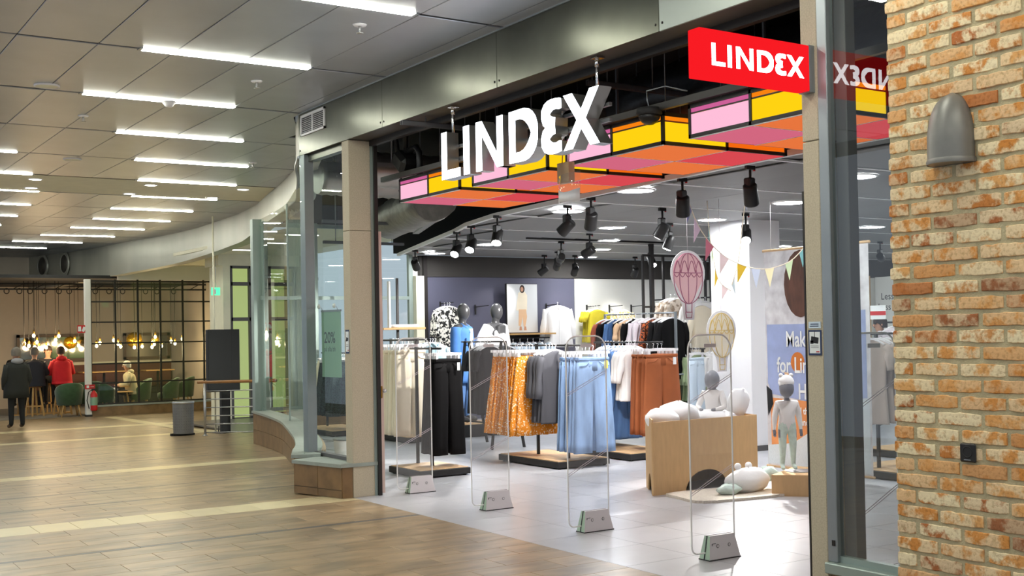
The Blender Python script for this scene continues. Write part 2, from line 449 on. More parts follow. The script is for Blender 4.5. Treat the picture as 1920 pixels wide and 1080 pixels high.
for _, _, xc, yc, w, d, kind in near:
    key = (round(w, 3), round(d, 3), kind)
    if key not in TM: TM[key] = tile_mesh('floor_tile', w, d, NM[kind])
    o = link('floor_tile', TM[key], flr, (xc, yc, fl(yc)))
    if 11 <= yc < 25: o.rotation_euler = (-.022, 0, 0)
b = MB()
for _, _, xc, yc, w, d, kind in rest:
    b.cur = rng.random()
    z0, z1 = fl(yc-d/2), fl(yc+d/2)
    g = .0015
    b.add([(xc-w/2+g, yc-d/2+g, z0), (xc+w/2-g, yc-d/2+g, z0), (xc+w/2-g, yc+d/2-g, z1), (xc-w/2+g, yc+d/2-g, z1)], [(0, 1, 2, 3)], kind)
tag(b.build('tile_field', NM, flr, attr=True, recalc=False), kind='stuff')
b = MB()   # cream border strip that cuts diagonally round the recess
P = [(7.2, 30.3), (7.35, 27.3), (7.45, 24.6), (7.62, 22.3)]
for (x0, y0), (x1, y1) in zip(P, P[1:]):
    b.add([(x0-.14, y0, fl(y0)+.002), (x0+.14, y0, fl(y0)+.002), (x1+.14, y1, fl(y1)+.002), (x1-.14, y1, fl(y1)+.002)], [(0, 1, 2, 3)])
b.build('border_strip', 'floor_cream', flr)
b = MB(); b.box(7.75, 20.6, -.28, 11.4, 26.3, -.246); b.build('entrance_mat', 'floor_dark', flr)

# shop floor
sfl = struct('floor_shop', 'pale grey tiled shop floor')
b = MB(); b.add([(4.84, 1.2, -.01), (21, 1.2, -.01), (21, 19.1, -.01), (7.05, 19.1, -.01)] + [(x+.05, y, -.01) for x, y in CURVE[::-1]] + [(4.84, 10.8, -.01)], [list(range(4+len(CURVE)+1))])
b.build('shop_screed', 'shop_grout', sfl)
TS = .6; cnt = 0
me = tile_mesh('shop_floor_tile', TS, TS, 'shop_tile')
rest = []
pts = []
for i in range(27):
    for j in range(31):
        xc = 4.84+TS*(i+.5); yc = 1.0+TS*(j+.5)
        if yc > 10.7 and xc < bound(min(yc+.3, 19.1))+.36: continue
        if yc > 19 : continue
        dep = xc*.568+yc*.823; lat = xc*.823-yc*.568
        vis = dep > 4 and -.22*dep < lat < .40*dep
        pts.append((0 if vis else 1, dep, xc, yc))
pts.sort()
for _, _, xc, yc in pts[:290]: link('shop_floor_tile', me, sfl, (xc, yc, 0))
b = MB()
for _, _, xc, yc in pts[290:]:
    b.cur = rng.random(); h = TS/2-.0015
    b.add([(xc-h, yc-h, 0), (xc+h, yc-h, 0), (xc+h, yc+h, 0), (xc-h, yc+h, 0)], [(0, 1, 2, 3)])
tag(b.build('shop_tile_field', 'shop_tile', sfl, attr=True, recalc=False), kind='stuff')

# ================================================================== mall ceiling
ZC = 3.965
cei = struct('ceiling', 'metal panel mall ceiling with light slots', (0, 0, 0))
b = MB()
ys = [-3, 3.7, 11.99, 12.0]+[12.3+.5*i for i in range(50)]
vv = []
def cbound(y): return 4.83 if y < 12.03 else bound(y)+.02
for y in ys: vv += [(-3, y, ZC+.02), (cbound(y), y, ZC+.02)]
b.add(vv, [(2*i, 2*i+2, 2*i+3, 2*i+1) for i in range(len(ys)-1)])
b.build('slot_backing', 'ceil_gap', cei, recalc=False)
ROWS = [9.9+2.07*k for k in range(-6, 14)]
PM = None
b = MB(); b.box(-.297, -1.01, 0, .297, 1.01, .012, bev=.003); o = b.build('ceiling_panel', 'ceil_metal'); PM = o.data; bpy.data.objects.remove(o)
for k in range(len(ROWS)-1):
    y0, y1 = ROWS[k], ROWS[k+1]; yc = (y0+y1)/2
    if k == 10:      # the plastered bay
        b = MB(); b.add([(-3, y0+.05, ZC), (-3, y1-.05, ZC), (cbound(y1)-.02, y1-.05, ZC), (cbound(y0)-.02, y0+.05, ZC)], [(0, 1, 2, 3)]); b.build('plaster_bay', 'ceil_cream', cei); continue
    x = .2+.6*-3
    while x-.3 < max(cbound(y0), cbound(y1)):
        lim = min(cbound(yc-.9), cbound(yc+.9))
        if x-.25 <= max(cbound(yc-.9), cbound(yc+.9)) and x > -2.2:
            if x+.297 <= lim:
                o = link('ceiling_panel', PM, cei, (x, yc, ZC)); o.rotation_euler = (rng.uniform(-.002, .002), rng.uniform(-.004, .004), 0)
            else:
                x0 = x-.297
                rt = [(min(x+.297, cbound(yc-1.01+2.02*i/8)), yc-1.01+2.02*i/8) for i in range(9)]; rt = [p for p in rt if p[0] > x0+.02]
                if len(rt) > 1:
                    q = [(x0, rt[0][1])]+rt+[(x0, rt[-1][1])]
                    bb = MB(); bb.prism(q, lambda u, v, w: (u, v, ZC+w), 0, .012); bb.build('ceiling_panel', 'ceil_metal', cei)
        x += .6
# light strips in the slots
def strip(x0, x1, y, n, side):
    t = thing('ceiling_light_strip', 'glowing linear ceiling light, %s row from the camera%s' % (ORD[n], side), 'ceiling light', ((x0+x1)/2, y, ZC-.01), 0, 'light strips in the mall ceiling slots')
    h = (x1-x0)/2
    b = MB(); b.box(-h, -.036, 0, h, .036, .022, bev=.004); b.build('diffuser', 'strip', t)
    b = MB(); b.box(-h-.03, -.043, .002, -h, .043, .028); b.box(h, -.043, .002, h+.03, .043, .028); b.box(-h, -.043, .012, h, -.037, .028); b.box(-h, .037, .012, h, .043, .028)
    b.build('channel', 'alu', t)
LS = [(2.6, 4.05), (2.64, 4.08), (2.63, 4.11), (3.44, 4.92), (4.18, 5.71), (4.76, 6.25), (5.2, 6.62), (5.36, 6.84), (5.52, 7.01), (5.54, 7.05), (5.34, 6.93), (5.1, 6.67), (4.8, 6.25)]
for n, (a, c) in enumerate(LS): strip(a, c, ROWS[n+5], n, ' beside the shop')
for n, (y_, xs_) in enumerate(((5.76, (.6, 2.9)), (3.69, (.6, 2.9)), (1.62, (.6, 2.9)), (-.45, (.6, 2.9)))):  # unseen strips added out of view to brighten brick wall and near floor
    for i_, a in enumerate(xs_): strip(a, a+1.45, y_, n, ' back from the first strip in view, unseen and added for brightness, %s' % ('beside the brick wall', 'over the middle of the mall')[1-i_])
LS2 = [(0.9, 2.35), (-.3, 1.15), (-.3, 1.15), (.5, 1.95), (1.28, 2.75), (1.85, 3.3), (2.3, 3.77), (2.55, 4.02), (2.7, 4.16), (2.7, 4.2), (2.5, 4.0), (2.3, 3.75), (2.0, 3.45)]  # closing pair lies out of view, added to brighten the far fascia
for n, (a, c) in enumerate(LS2): strip(a, c, ROWS[n+5], n, ' at the far left')
# ceiling fittings
for n, (x, y, w) in enumerate([(3.44, 18.72, 'leftmost of the back row'), (5.09, 18.7, 'middle of the back row'), (6.52, 18.62, 'rightmost near the curved fascia'), (3.58, 19.8, 'leftmost of the far row'), (5.09, 19.95, 'middle of the far row'), (6.45, 19.95, 'rightmost of the far row')]):
    t = thing('ceiling_downlight', 'round white downlight in plaster ceiling bay, '+w, 'ceiling light', (x, y, ZC-.004), 0, 'downlights in the plaster bay')
    b = MB(); b.lathe([(.001, -.002), (.085, -.002), (.085, .004)], n=20); b.build('lens', 'mall_down', t)
    b = MB(); b.lathe([(.085, .004), (.088, -.006), (.105, -.006), (.108, .004)], n=20, caps=False); b.build('rim', 'white_plastic', t)
for n, (x, y, w) in enumerate([(3.84, 8.31, 'nearest to the steel beam'), (3.87, 10.64, 'between first and second light strips'), (2.9, 13.18, 'at the left below the second strip'), (5.64, 15.7, 'near the curved fascia')]):
    t = thing('sprinkler', 'small white ceiling sprinkler head '+w, 'sprinkler', (x, y, ZC), 0, 'sprinkler heads')
    b = MB(); b.lathe([(.002, 0), (.055, 0), (.045, -.012), (.012, -.014)], n=16); b.build('escutcheon', 'white_plastic', t)
    b = MB(); b.lathe([(.012, -.012), (.010, -.05), (.004, -.055), (.004, -.062), (.028, -.064), (.028, -.068), (.002, -.07)], n=12); b.build('deflector', 'steel', t)
for x, y, r, w in [(2.27, 11.76, .11, 'beside the second light strip'), (3.47, 16.42, .11, 'left of the fourth light strip')]:
    t = thing('ceiling_speaker', 'round cream ceiling speaker grille '+w, 'speaker', (x, y, ZC), 0)
    b = MB(); b.lathe([(.002, -.012), (r*.85, -.012), (r, -.004), (r, 0)], n=22); b.build('grille', 'ceil_cream', t)
    b = MB(); b.lathe([(r*.9, -.001), (r*.93, -.016), (r*1.03, -.012), (r*1.04, 0)], n=22, caps=False); b.build('rim', 'white_plastic', t)
t = thing('smoke_detector', 'white dome smoke detector on second light strip', 'detector', (3.436, 11.93, ZC-.012), 0)
b = MB(); b.lathe([(.06, 0), (.06, -.018), (.045, -.04), (.03, -.055), (.002, -.058)], n=18); b.build('dome', 'white_plastic', t)
b = MB(); b.lathe([(.07, .0), (.07, -.012), (.055, -.016)], n=18); b.build('base', 'white_plastic', t)

# ================================================================== steel beam over the shop front
bm_ = struct('trim_1', 'stained steel beam over the shop entrance')
ZB = 3.515
b = MB(); b.box(4.845, 1.0, ZB+.004, 5.11, 12.02, ZC+.2); b.build('beam_core', 'steel_soffit', bm_)
se = [12.03, 10.0, 7.94, 5.92, 3.9, 1.0]
for i in range(5):
    b = MB(); b.box(4.83, se[i+1]+.002, ZB, 4.845, se[i]-.002, ZC, bev=.002)
    p = b.build('beam_panel', 'steel_beam_pale' if i == 3 else 'steel_beam', bm_)
    b = MB()
    for dy in (.035,): 
        b.lathe([(.001, -.006), (.009, -.004), (.009, .002)], c=(4.83, se[i+1]+dy, ZB+.05), n=8, ax='x'); b.lathe([(.001, -.006), (.009, -.004), (.009, .002)], c=(4.83, se[i]-dy, ZB+.05), n=8, ax='x')
    b.build('screws', 'frame_dark', p)
b = MB(); b.box(4.82, 4.6, ZC-.012, 4.832, 12.03, ZC); b.build('edge_trim', 'alu', bm_)
b = MB(); b.box(5.06, 1., ZB-.05, 5.11, 10.78, ZB+.005); b.box(5.12, 1., ZB-.03, 5.14, 10.78, ZB+.005); b.build('door_track', 'frame_dark', bm_)
b = MB(); b.box(4.88, 10.96, ZB-.07, 4.96, 11.9, ZB+.002); b.build('window_head', 'steel_beam', bm_)
# ventilation grille on the beam
t = thing('vent_grille', 'white slatted vent grille on steel beam end', 'vent', (4.83, 11.635, 3.82))
b = MB()
for a0, c0, a1, c1 in ((-.32, -.11, .32, -.088), (-.32, .088, .32, .11), (-.32, -.11, -.298, .11), (.298, -.11, .32, .11), (-.012, -.09, .012, .09)): b.box(-.014, a0, c0, 0, a1, c1)
b.build('frame', 'white_plastic', t)
b = MB(); b.box(-.003, -.3, -.09, 0, .3, .09); b.build('backing', 'black', t)
for i in range(9):
    b = MB(); z = -.078+i*.0195; b.add([(-.012, -.298, z), (-.012, .298, z), (-.004, .298, z+.011), (-.004, -.298, z+.011)], [(0, 1, 2, 3)]); b.build('slat', 'white_plastic', t)
# curved fascia
fas = struct('trim_2', 'curved metal fascia running round the mall')
def fzb(y): return ZB if y < 20.5 else max(3.05, ZB-.0265*(y-20.5)-(.06 if y > 22 else .04*(y-20.5)))
FP = [(4.83, 12.03)]+CURVE[2:]+FAR
def smoothpath(P, n=3):
    out = []
    for i in range(len(P)-1):
        p0 = P[max(i-1, 0)]; p1 = P[i]; p2 = P[i+1]; p3 = P[min(i+2, len(P)-1)]
        for k in range(n):
            t_ = k/n
            out.append(tuple(.5*(2*p1[a]+(p2[a]-p0[a])*t_+(2*p0[a]-5*p1[a]+4*p2[a]-p3[a])*t_*t_+(3*p1[a]-p0[a]-3*p2[a]+p3[a])*t_**3) for a in range(len(p1))))
    out.append(P[-1]); return out
SP = smoothpath(FP)
def ribbon(b, pts, z0f, z1f, th, mi=0, sm=True):
    n = len(pts); rings = []
    for i, (x, y) in enumerate(pts):
        a = pts[max(i-1, 0)]; c = pts[min(i+1, n-1)]; dx, dy = c[0]-a[0], c[1]-a[1]; l = math.hypot(dx, dy); nx, ny = dy/l*th, -dx/l*th
        z0, z1 = z0f(y) if callable(z0f) else z0f, z1f(y) if callable(z1f) else z1f
        rings.append([(x, y, z0), (x, y, z1), (x+nx, y+ny, z1), (x+nx, y+ny, z0)])
    b.loft(rings, mi, True, False, sm=False)
seg = [0, 9, 18, 27, 36, 45, 54, len(SP)-1]
for i in range(len(seg)-1):
    b = MB(); ribbon(b, SP[seg[i]:seg[i+1]+1], fzb, ZC+.15, .25); b.build('fascia_panel', 'fascia_metal', fas)
b = MB(); b.tube([(x-.004, y, fzb(y)-.012) for x, y in SP[:22]], .018, 6); b.build('lower_lip', 'alu', fas)
for n, (y, z) in enumerate([(34.2, 3.66), (35.6, 3.67), (36.9, 3.68)]):
    t = thing('duct_opening', 'round duct opening in curved fascia, %s from the left' % ['third', 'second', 'first'][n], 'duct', (bound(y)-.02, y, z), 0, 'round openings in the fascia')
    a = math.atan2(bound(y+.4)-bound(y-.4), .8)
    t.rotation_euler = (0, 0, -a)
    b = MB(); b.lathe([(.24, .01), (.25, -.02), (.31, -.02), (.33, .01)], n=26, ax='x', caps=False); b.build('ring', 'fascia_metal', t)
    b = MB(); b.lathe([(.001, -.008), (.245, -.008), (.245, .0)], n=26, ax='x'); b.build('throat', 'steel_soffit', t)

# ================================================================== left shop front: plinths, curved window, stone column
pl = struct('baseboard_left', 'brown stone tile plinth under the shop windows')
Q = [(4.73, 10.80), (4.54, 11.55)]
b = MB(); b.add([(4.73, 10.8, 0), (4.54, 11.56, 0), (5.1, 11.75, 0), (5.1, 10.8, 0), (4.73, 10.8, .30), (4.54, 11.56, .30), (5.1, 11.75, .30), (5.1, 10.8, .30)], [(0, 1, 2, 3), (4, 5, 6, 7), (0, 1, 5, 4), (1, 2, 6, 5), (2, 3, 7, 6), (3, 0, 4, 7)]); b.build('core', 'grout', pl)
for f0, f1 in ((0.0, .49), (.5, 1.0)):
    for z0, z1 in ((.002, .075), (.08, .30)):
        p0 = [Q[0][a]+(Q[1][a]-Q[0][a])*f0 for a in (0, 1)]; p1 = [Q[0][a]+(Q[1][a]-Q[0][a])*f1 for a in (0, 1)]
        b = MB(); b.bar((p0[0]-.004, p0[1], (z0+z1)/2), (p1[0]-.004, p1[1], (z0+z1)/2), .012, z1-z0-.003); b.build('plinth_tile', 'plinth_tile', pl)
b = MB(); b.box(4.725, 10.79, .002, 4.83, 10.802, .30); b.build('plinth_tile', 'plinth_tile', pl)
b = MB(); b.add([(4.705, 10.78, .30), (4.515, 11.57, .30), (5.1, 11.77, .30), (5.1, 10.78, .30), (4.705, 10.78, .335), (4.515, 11.57, .335), (5.1, 11.77, .335), (5.1, 10.78, .335)], [(0, 1, 2, 3), (4, 5, 6, 7), (0, 1, 5, 4), (1, 2, 6, 5), (2, 3, 7, 6), (3, 0, 4, 7)]); b.build('sill', 'sill_stone', pl)
SC = smoothpath(GL)
b = MB(); ribbon(b, SC, lambda y: fl(y)-.01, .33, .3); b.build('core', 'grout', pl)
acc = 0; last = 0
for i in range(1, len(SC)):
    acc += math.dist(SC[i], SC[i-1])
    if acc > .6 or i == len(SC)-1:
        for z0, z1 in ((0, .46), (.475, 1.)):
            b = MB(); pts = [(x-.012, y) for x, y in SC[last:i+1]]
            ribbon(b, pts, lambda y: fl(y)+.004+(.325-fl(y))*z0, lambda y: fl(y)+.004+(.325-fl(y))*z1, .014); b.build('plinth_tile', 'plinth_tile', pl)
        last = i; acc = 0
b = MB(); ribbon(b, [(x-.04, y) for x, y in SC], .33, .365, .3); b.build('sill', 'sill_stone', pl)
b = MB(); b.box(7.0, 19.02, -.25, 9.8, 19.12, .33); b.build('plinth_tile', 'plinth_tile', pl)

w1 = struct('window_1', 'curved frameless shop window beside the entrance')
PG = [(x+.1, y) for x, y in SC]
marks = [0, 9, 18, len(PG)-1]
for i in range(3):
    b = MB(); ribbon(b, PG[marks[i]:marks[i+1]+1], .365, ZB+.01, .012); b.build('pane', 'glass', w1)
for i in (9, 18):
    x, y = PG[i]; b = MB(); b.box(x-.008, y-.008, .365, x+.02, y+.008, ZB); b.build('joint', 'alu_green', w1)
x, y = PG[-1]; b = MB(); b.box(x-.1, y-.06, .33, x+.06, y+.06, ZB+.03, bev=.006); b.build('post', 'alu_green', w1)
w2 = struct('window_2', 'narrow shop window with grey aluminium corner post')
b = MB(); b.box(4.83, 11.9, .335, 4.935, 12.03, ZB, bev=.004); b.build('corner_post', 'alu', w2)
b = MB(); b.box(4.93, 10.95, .37, 4.94, 11.9, ZB-.06); b.build('pane', 'glass', w2)
b = MB(); b.box(4.90, 10.95, .335, 4.97, 11.9, .37); b.build('bottom_rail', 'alu_dark', w2)
w3 = struct('window_3', 'glazed wall at the back left of the shop')
for x in (7.02, 7.9, 8.8, 9.7):
    b = MB(); b.box(x-.04, 19.02, .33, x+.04, 19.1, 3.5); b.build('mullion', 'alu_green', w3)
for z in (.35, 2.2, 3.42):
    b = MB(); b.box(6.95, 19.03, z, 9.8, 19.09, z+.06); b.build('transom', 'alu_green', w3)
for x in (7.06, 7.94, 8.84):
    b = MB(); b.box(x, 19.055, .41, x+.82, 19.065, 3.42); b.build('pane', 'glass', w3)
cl = struct('wall_column_left', 'rough stone clad door column left of the entrance')
for z0, z1 in ((0, 2.62), (2.625, ZB)):
    b = MB(); b.box(4.84, 10.79, z0, 5.07, 10.95, z1, bev=.004); b.build('stone_slab', 'stone', cl)
b = MB(); b.box(5.07, 10.79, 0, 5.10, 10.95, ZB); b.build('metal_strip', 'alu_green', cl)
d1 = struct('door_1', 'sliding door leaf stowed behind the stone column')
b = MB(); b.box(5.10, 10.76, 0, 5.135, 10.9, ZB); b.build('jamb', 'frame_dark', d1)
b = MB(); b.box(5.135, 10.78, .02, 5.175, 10.88, 2.62); b.build('leaf_edge', 'leaf_pink', d1)
b = MB(); b.box(5.145, 10.775, .96, 5.16, 10.79, 1.08); b.build('strike_plate', 'brass', d1)
b = MB(); b.lathe([(.001, -.012), (.02, -.01), (.02, 0)], c=(5.185, 10.78, 1.03), n=12, ax='y'); b.build('lock', 'steel', d1)
# right pillar with window and brick pier
cr = struct('wall_pillar_right', 'speckled stone pillar right of the entrance')
for z0, z1 in ((0, 2.62), (2.625, ZB)):
    b = MB(); b.box(4.84, 4.568, z0, 5.1, 4.69, z1, bev=.004); b.build('stone_slab', 'stone', cr)
b = MB(); b.box(4.842, 4.692, 0, 4.875, 4.704, 2.35); b.build('edge_strip', 'frame_dark', cr)
w4 = struct('window_4', 'shop window between the pillar and the brick wall')
b = MB(); b.box(4.838, 4.497, .31, 4.90, 4.566, ZB, bev=.004); b.build('frame', 'alu', w4)
b = MB(); b.box(4.90, 4.415, .31, 4.98, 4.497, ZB, bev=.004); b.build('post', 'alu_dark', w4)
b = MB(); b.box(4.866, 2.6, .34, 4.876, 4.495, ZB); b.build('pane', 'glass_refl', w4)
b = MB(); b.box(4.80, 2.6, .25, 5.0, 4.56, .31, bev=.006); b.box(4.86, 2.6, .31, 4.9, 4.497, .345); b.build('sill', 'alu_green', w4)
b = MB(); b.box(4.86, 2.6, 0, 5.0, 4.56, .25); b.build('plinth_tile', 'plinth_tile', w4)
b = MB(); b.box(4.832, 4.51, .40, 4.838, 4.53, .43); b.build('latch', 'frame_dark', w4)

# ------------------------------------------------------------------ brick pier
m = M('brick', (205, 150, 105), .85)
nt = m.node_tree; N = nt.nodes; L = nt.links; bs = N['Principled BSDF']
oi = N.new('ShaderNodeObjectInfo'); cr_ = N.new('ShaderNodeValToRGB'); L.new(oi.outputs['Random'], cr_.inputs[0])
el = cr_.color_ramp.elements; el[0].position = 0; el[0].color = (*lin((150, 96, 62)), 1); el[1].position = 1; el[1].color = (*lin((204, 142, 84)), 1)
for p, c in ((.1, (178, 104, 52)), (.3, (214, 142, 66)), (.5, (226, 170, 106)), (.65, (206, 132, 54)), (.82, (220, 158, 92))):
    e = el.new(p); e.color = (*lin(c), 1)
tc = N.new('ShaderNodeTexCoord'); vm = N.new('ShaderNodeVectorMath'); cx = N.new('ShaderNodeCombineXYZ')
mu = N.new('ShaderNodeMath'); mu.operation = 'MULTIPLY'; mu.inputs[1].default_value = 50; L.new(oi.outputs['Random'], mu.inputs[0])
for i in range(3): L.new(mu.outputs[0], cx.inputs[i])
L.new(tc.outputs['Object'], vm.inputs[0]); L.new(cx.outputs[0], vm.inputs[1])
n1 = N.new('ShaderNodeTexNoise'); n1.inputs['Scale'].default_value = 11; n1.inputs['Detail'].default_value = 7; n1.inputs['Roughness'].default_value = .62; L.new(vm.outputs[0], n1.inputs['Vector'])
r1 = N.new('ShaderNodeValToRGB'); L.new(n1.outputs['Fac'], r1.inputs[0]); r1.color_ramp.elements[0].position = .42; r1.color_ramp.elements[1].position = .52
wr = N.new('ShaderNodeMath'); wr.operation = 'MULTIPLY'; L.new(r1.outputs[0], wr.inputs[0])
mr2 = N.new('ShaderNodeMath'); mr2.operation = 'FRACT'; mz = N.new('ShaderNodeMath'); mz.operation = 'MULTIPLY'; mz.inputs[1].default_value = 7.31; L.new(oi.outputs['Random'], mz.inputs[0]); L.new(mz.outputs[0], mr2.inputs[0])
pw = N.new('ShaderNodeMath'); pw.operation = 'POWER'; pw.inputs[1].default_value = .5; L.new(mr2.outputs[0], pw.inputs[0]); L.new(pw.outputs[0], wr.inputs[1])
mx = N.new('ShaderNodeMix'); mx.data_type = 'RGBA'; L.new(wr.outputs[0], mx.inputs[0]); L.new(cr_.outputs[0], mx.inputs[6]); mx.inputs[7].default_value = (*lin((240, 224, 186)), 1)
n2 = N.new('ShaderNodeTexNoise'); n2.inputs['Scale'].default_value = 60; n2.inputs['Detail'].default_value = 4; L.new(vm.outputs[0], n2.inputs['Vector'])
r2 = N.new('ShaderNodeValToRGB'); L.new(n2.outputs['Fac'], r2.inputs[0]); r2.color_ramp.elements[0].color = (.72, .66, .58, 1); r2.color_ramp.elements[0].position = .3; r2.color_ramp.elements[1].color = (1, 1, 1, 1); r2.color_ramp.elements[1].position = .5
mx2 = N.new('ShaderNodeMix'); mx2.data_type = 'RGBA'; mx2.blend_type = 'MULTIPLY'; mx2.inputs[0].default_value = 1; L.new(mx.outputs[2], mx2.inputs[6]); L.new(r2.outputs[0], mx2.inputs[7])
L.new(mx2.outputs[2], bs.inputs['Base Color'])
bp = N.new('ShaderNodeBump'); bp.inputs['Strength'].default_value = .5; bp.inputs['Distance'].default_value = .006; L.new(n2.outputs['Fac'], bp.inputs['Height']); L.new(bp.outputs[0], bs.inputs['Normal'])

M('brick_end', (206, 150, 100), .85)
wb = struct('wall_brick', 'reclaimed orange and cream brick wall with wide mortar')
b = MB(); b.box(4.507, 1.0, 0, 5.0, 3.792, ZC+.2); b.build('mortar', 'mortar', wb)
XB = 4.5
def brick_mesh(w, seed):
    r = random.Random(seed); n = 9; h = .0625; rings = []
    b = MB()
    us = [-w/2+w*i/(n-1) for i in range(n)]
    top = [h/2-r.uniform(0, .006) for _ in us]; bot = [-h/2+r.uniform(0, .006) for _ in us]
    fr = lambda: -r.uniform(0, .003)
    rings = []
    for i, u in enumerate(us):
        e = .002 if i in (0, n-1) else 0
        uu = u+(r.uniform(0, .005) if i == 0 else -r.uniform(0, .005) if i == n-1 else 0)
        f = fr()+ (.004 if e else 0)
        t_, bo = top[i]-e, bot[i]+e
        rings.append([(.10, uu, bo), (f+.004, uu, bo), (f, uu, bo+.003), (f-.001, uu, (t_+bo)/2), (f, uu, t_-.003), (f+.004, uu, t_), (.10, uu, t_)])
    b.loft(rings, 0, True, False, sm=False)
    o = b.build('brick', 'brick'); me = o.data; bpy.data.objects.remove(o); return me
ST = [brick_mesh(.237, i) for i in range(9)]; HD = [brick_mesh(.113, 50+i) for i in range(5)]
CO = .0752
nrest = MB()
for c in range(53):
    z = .034+c*CO
    if z > ZC+.02: break
    y = 3.80
    if c % 2 == 0: seq = [(.113, HD)]+[(.237, ST)]*11
    else: seq = [(.237, ST)]*11
    for w, pool in seq:
        if y-w < 1.1: break
        me = rng.choice(pool); yc = y-w/2
        if y-w > 2.43:
            o = link('brick', me, wb, (XB+rng.uniform(-.003, .003), yc+rng.uniform(-.003, .003), z+rng.uniform(-.002, .002)))
            o.rotation_euler = (rng.uniform(-.008, .008), 0, rng.uniform(-.012, .012))
            if rng.random() < .5: o.scale = (1, 1, 1)
        else:
            nrest.cur = rng.random(); nrest.box(XB, yc-w/2, z-.031, XB+.1, yc+w/2, z+.031, bev=.005)
        y -= w+.0145
tag(nrest.build('brickwork', 'brick', wb, attr=True), kind='stuff')
# ================================================================== shop shell
ZS = 2.98
EDGE = [(6.9, 1.2), (6.9, 7.0), (7.05, 9.0), (7.2, 10.6), (7.36, 12.2), (7.65, 13.4), (7.98, 14.3), (8.6, 16.3), (9.1, 17.9), (9.45, 19.0)]
def edge(y):
    for (a, b_), (c, d) in zip(EDGE, EDGE[1:]):
        if b_ <= y <= d: return a+(c-a)*(y-b_)/(d-b_)
    return 9.45
sc = struct('ceiling_shop', 'grey perforated panel ceiling of the shop')
b = MB(); pol = EDGE+[(21, 19.0), (21, 1.2)]
b.prism(pol, lambda u, v, w: (u, v, ZS+.02+w), 0, .02); b.build('ceiling_slab', 'shop_ceil', sc)
for p in range(len(EDGE)-1):
    (x0, y0), (x1, y1) = EDGE[p], EDGE[p+1]
    b = MB(); b.bar((x0, y0, ZS+.015), (x1, y1, ZS+.015), .05, .05); b.build('edge_rail', 'shop_profile', sc)
SR = [3.8-1.65+1.65*k for k in range(0, 12)]
b = MB(); b.box(-.296, -.80, 0, .296, .80, .012, bev=.003); o = b.build('shop_ceiling_panel', 'shop_ceil'); SPM = o.data; bpy.data.objects.remove(o)
for k in range(len(SR)-1):
    y0, y1 = SR[k], SR[k+1]; yc = (y0+y1)/2
    if yc > 19: break
    x = 6.95
    while x < 20.7:
        e0, e1 = edge(min(19, yc-.8)), edge(min(19, yc+.8)); e = max(e0, e1)
        if x-.3 > e-.02 and yc+.8 < 19.05 and k > 0:
            o = link('shop_ceiling_panel', SPM, sc, (x, yc, ZS)); o.rotation_euler = (rng.uniform(-.004, .004), .006+rng.uniform(-.005, .005), 0)
        x += .6
    if y0 > 2 and y0 < 19:
        b = MB(); b.box(edge(y0)+.02, y0-.022, ZS-.006, 20.6, y0+.022, ZS+.01); b.build('profile', 'shop_profile', sc)
DL = [(7.12+.12, 9.29, 'nearest the canopy, above the acrylic gates'), (7.77, 11.25, 'above the jeans rack'), (9.58, 12.83, 'above the rust trousers rack'), (10.89, 14.69, 'behind the twin spotlights'), (10.09, 11.38, 'left of the white column'), (9.53, 9.45, 'beside the stone pillar'), (8.45, 7.51, 'behind the window by the brick wall, nearest'), (13.03, 11.32, 'behind the window by the brick wall, second'), (9.58, 16.1, 'above the two mannequins'), (13.0, 18.2, 'closest to the white back wall'), (11.98, 16.4, 'in front of the white back wall'), (9.75, 18.2, 'at the far left by the purple wall'), (12.3, 9.4, 'added for light, right of the white column'), (14.6, 14.7, 'added for light, deep in the shop behind the column'), (16.3, 12.9, 'added for light, deep in the shop by the window poster'), (15.6, 17.0, 'added for light, at the far right corner of the back wall'), (11.0, 7.4, 'added for light, over the beige tops rack')]  # closing entries are out-of-view extras added to light the shop
for x, y, w in DL:
    t = thing('shop_downlight', 'round recessed downlight in shop ceiling '+w, 'ceiling light', (x, y, ZS-.004), 0, 'downlights in the shop ceiling')
    b = MB(); b.lathe([(.001, -.003), (.175, -.003), (.175, .004)], n=24); b.build('lens', 'down', t)
    b = MB(); b.lathe([(.172, .004), (.176, -.010), (.196, -.008), (.2, .004)], n=24, caps=False); b.build('rim', 'white_plastic', t)
wbk = struct('wall_back', 'purple and white back wall of the shop')
b = MB(); b.box(9.75, 19.05, -.02, 17.2, 19.2, 3.0); b.build('wall_core', 'wall_white', wbk)
b = MB(); b.box(9.85, 18.96, 2.61, 17.0, 19.05, 2.985); b.build('upper_band', 'wall_band', wbk)
b = MB(); b.box(9.98, 18.98, 0, 13.22, 19.05, 2.61); b.build('purple_panel', 'wall_purple', wbk)
b = MB(); b.box(13.225, 18.97, 0, 17.0, 19.05, 2.6); b.build('white_panel', 'wall_white', wbk)
b = MB(); b.box(9.74, 18.9, 0, 9.9, 19.05, 2.62); b.build('pilaster', 'ceil_cream', wbk)
b = MB(); b.box(9.9, 18.92, 0, 9.98, 19.05, 2.985); b.build('dark_post', 'frame_dark', wbk)
wrt = struct('wall_right', 'white far right wall of the shop')
b = MB()
for p, q in (((17, 19), (20.3, 17.0)), ((20.3, 17.0), (20.3, 1.2))):
    b.bar((p[0], p[1], 1.3), (q[0], q[1], 1.3), .1, 2.6)
b.build('white_panel', 'wall_white', wrt)
b = MB()
for p, q in (((17, 18.95), (20.25, 16.97)), ((20.25, 16.97), (20.25, 1.2))):
    b.bar((p[0], p[1], 2.79), (q[0], q[1], 2.79), .12, .39)
b.build('upper_band', 'wall_band', wrt)
b = MB(); b.box(5.1, 1.0, 0, 20.4, 1.15, 4.3); b.build('wall_side', 'wall_white', struct('wall_side', 'plain side wall of the shop'))
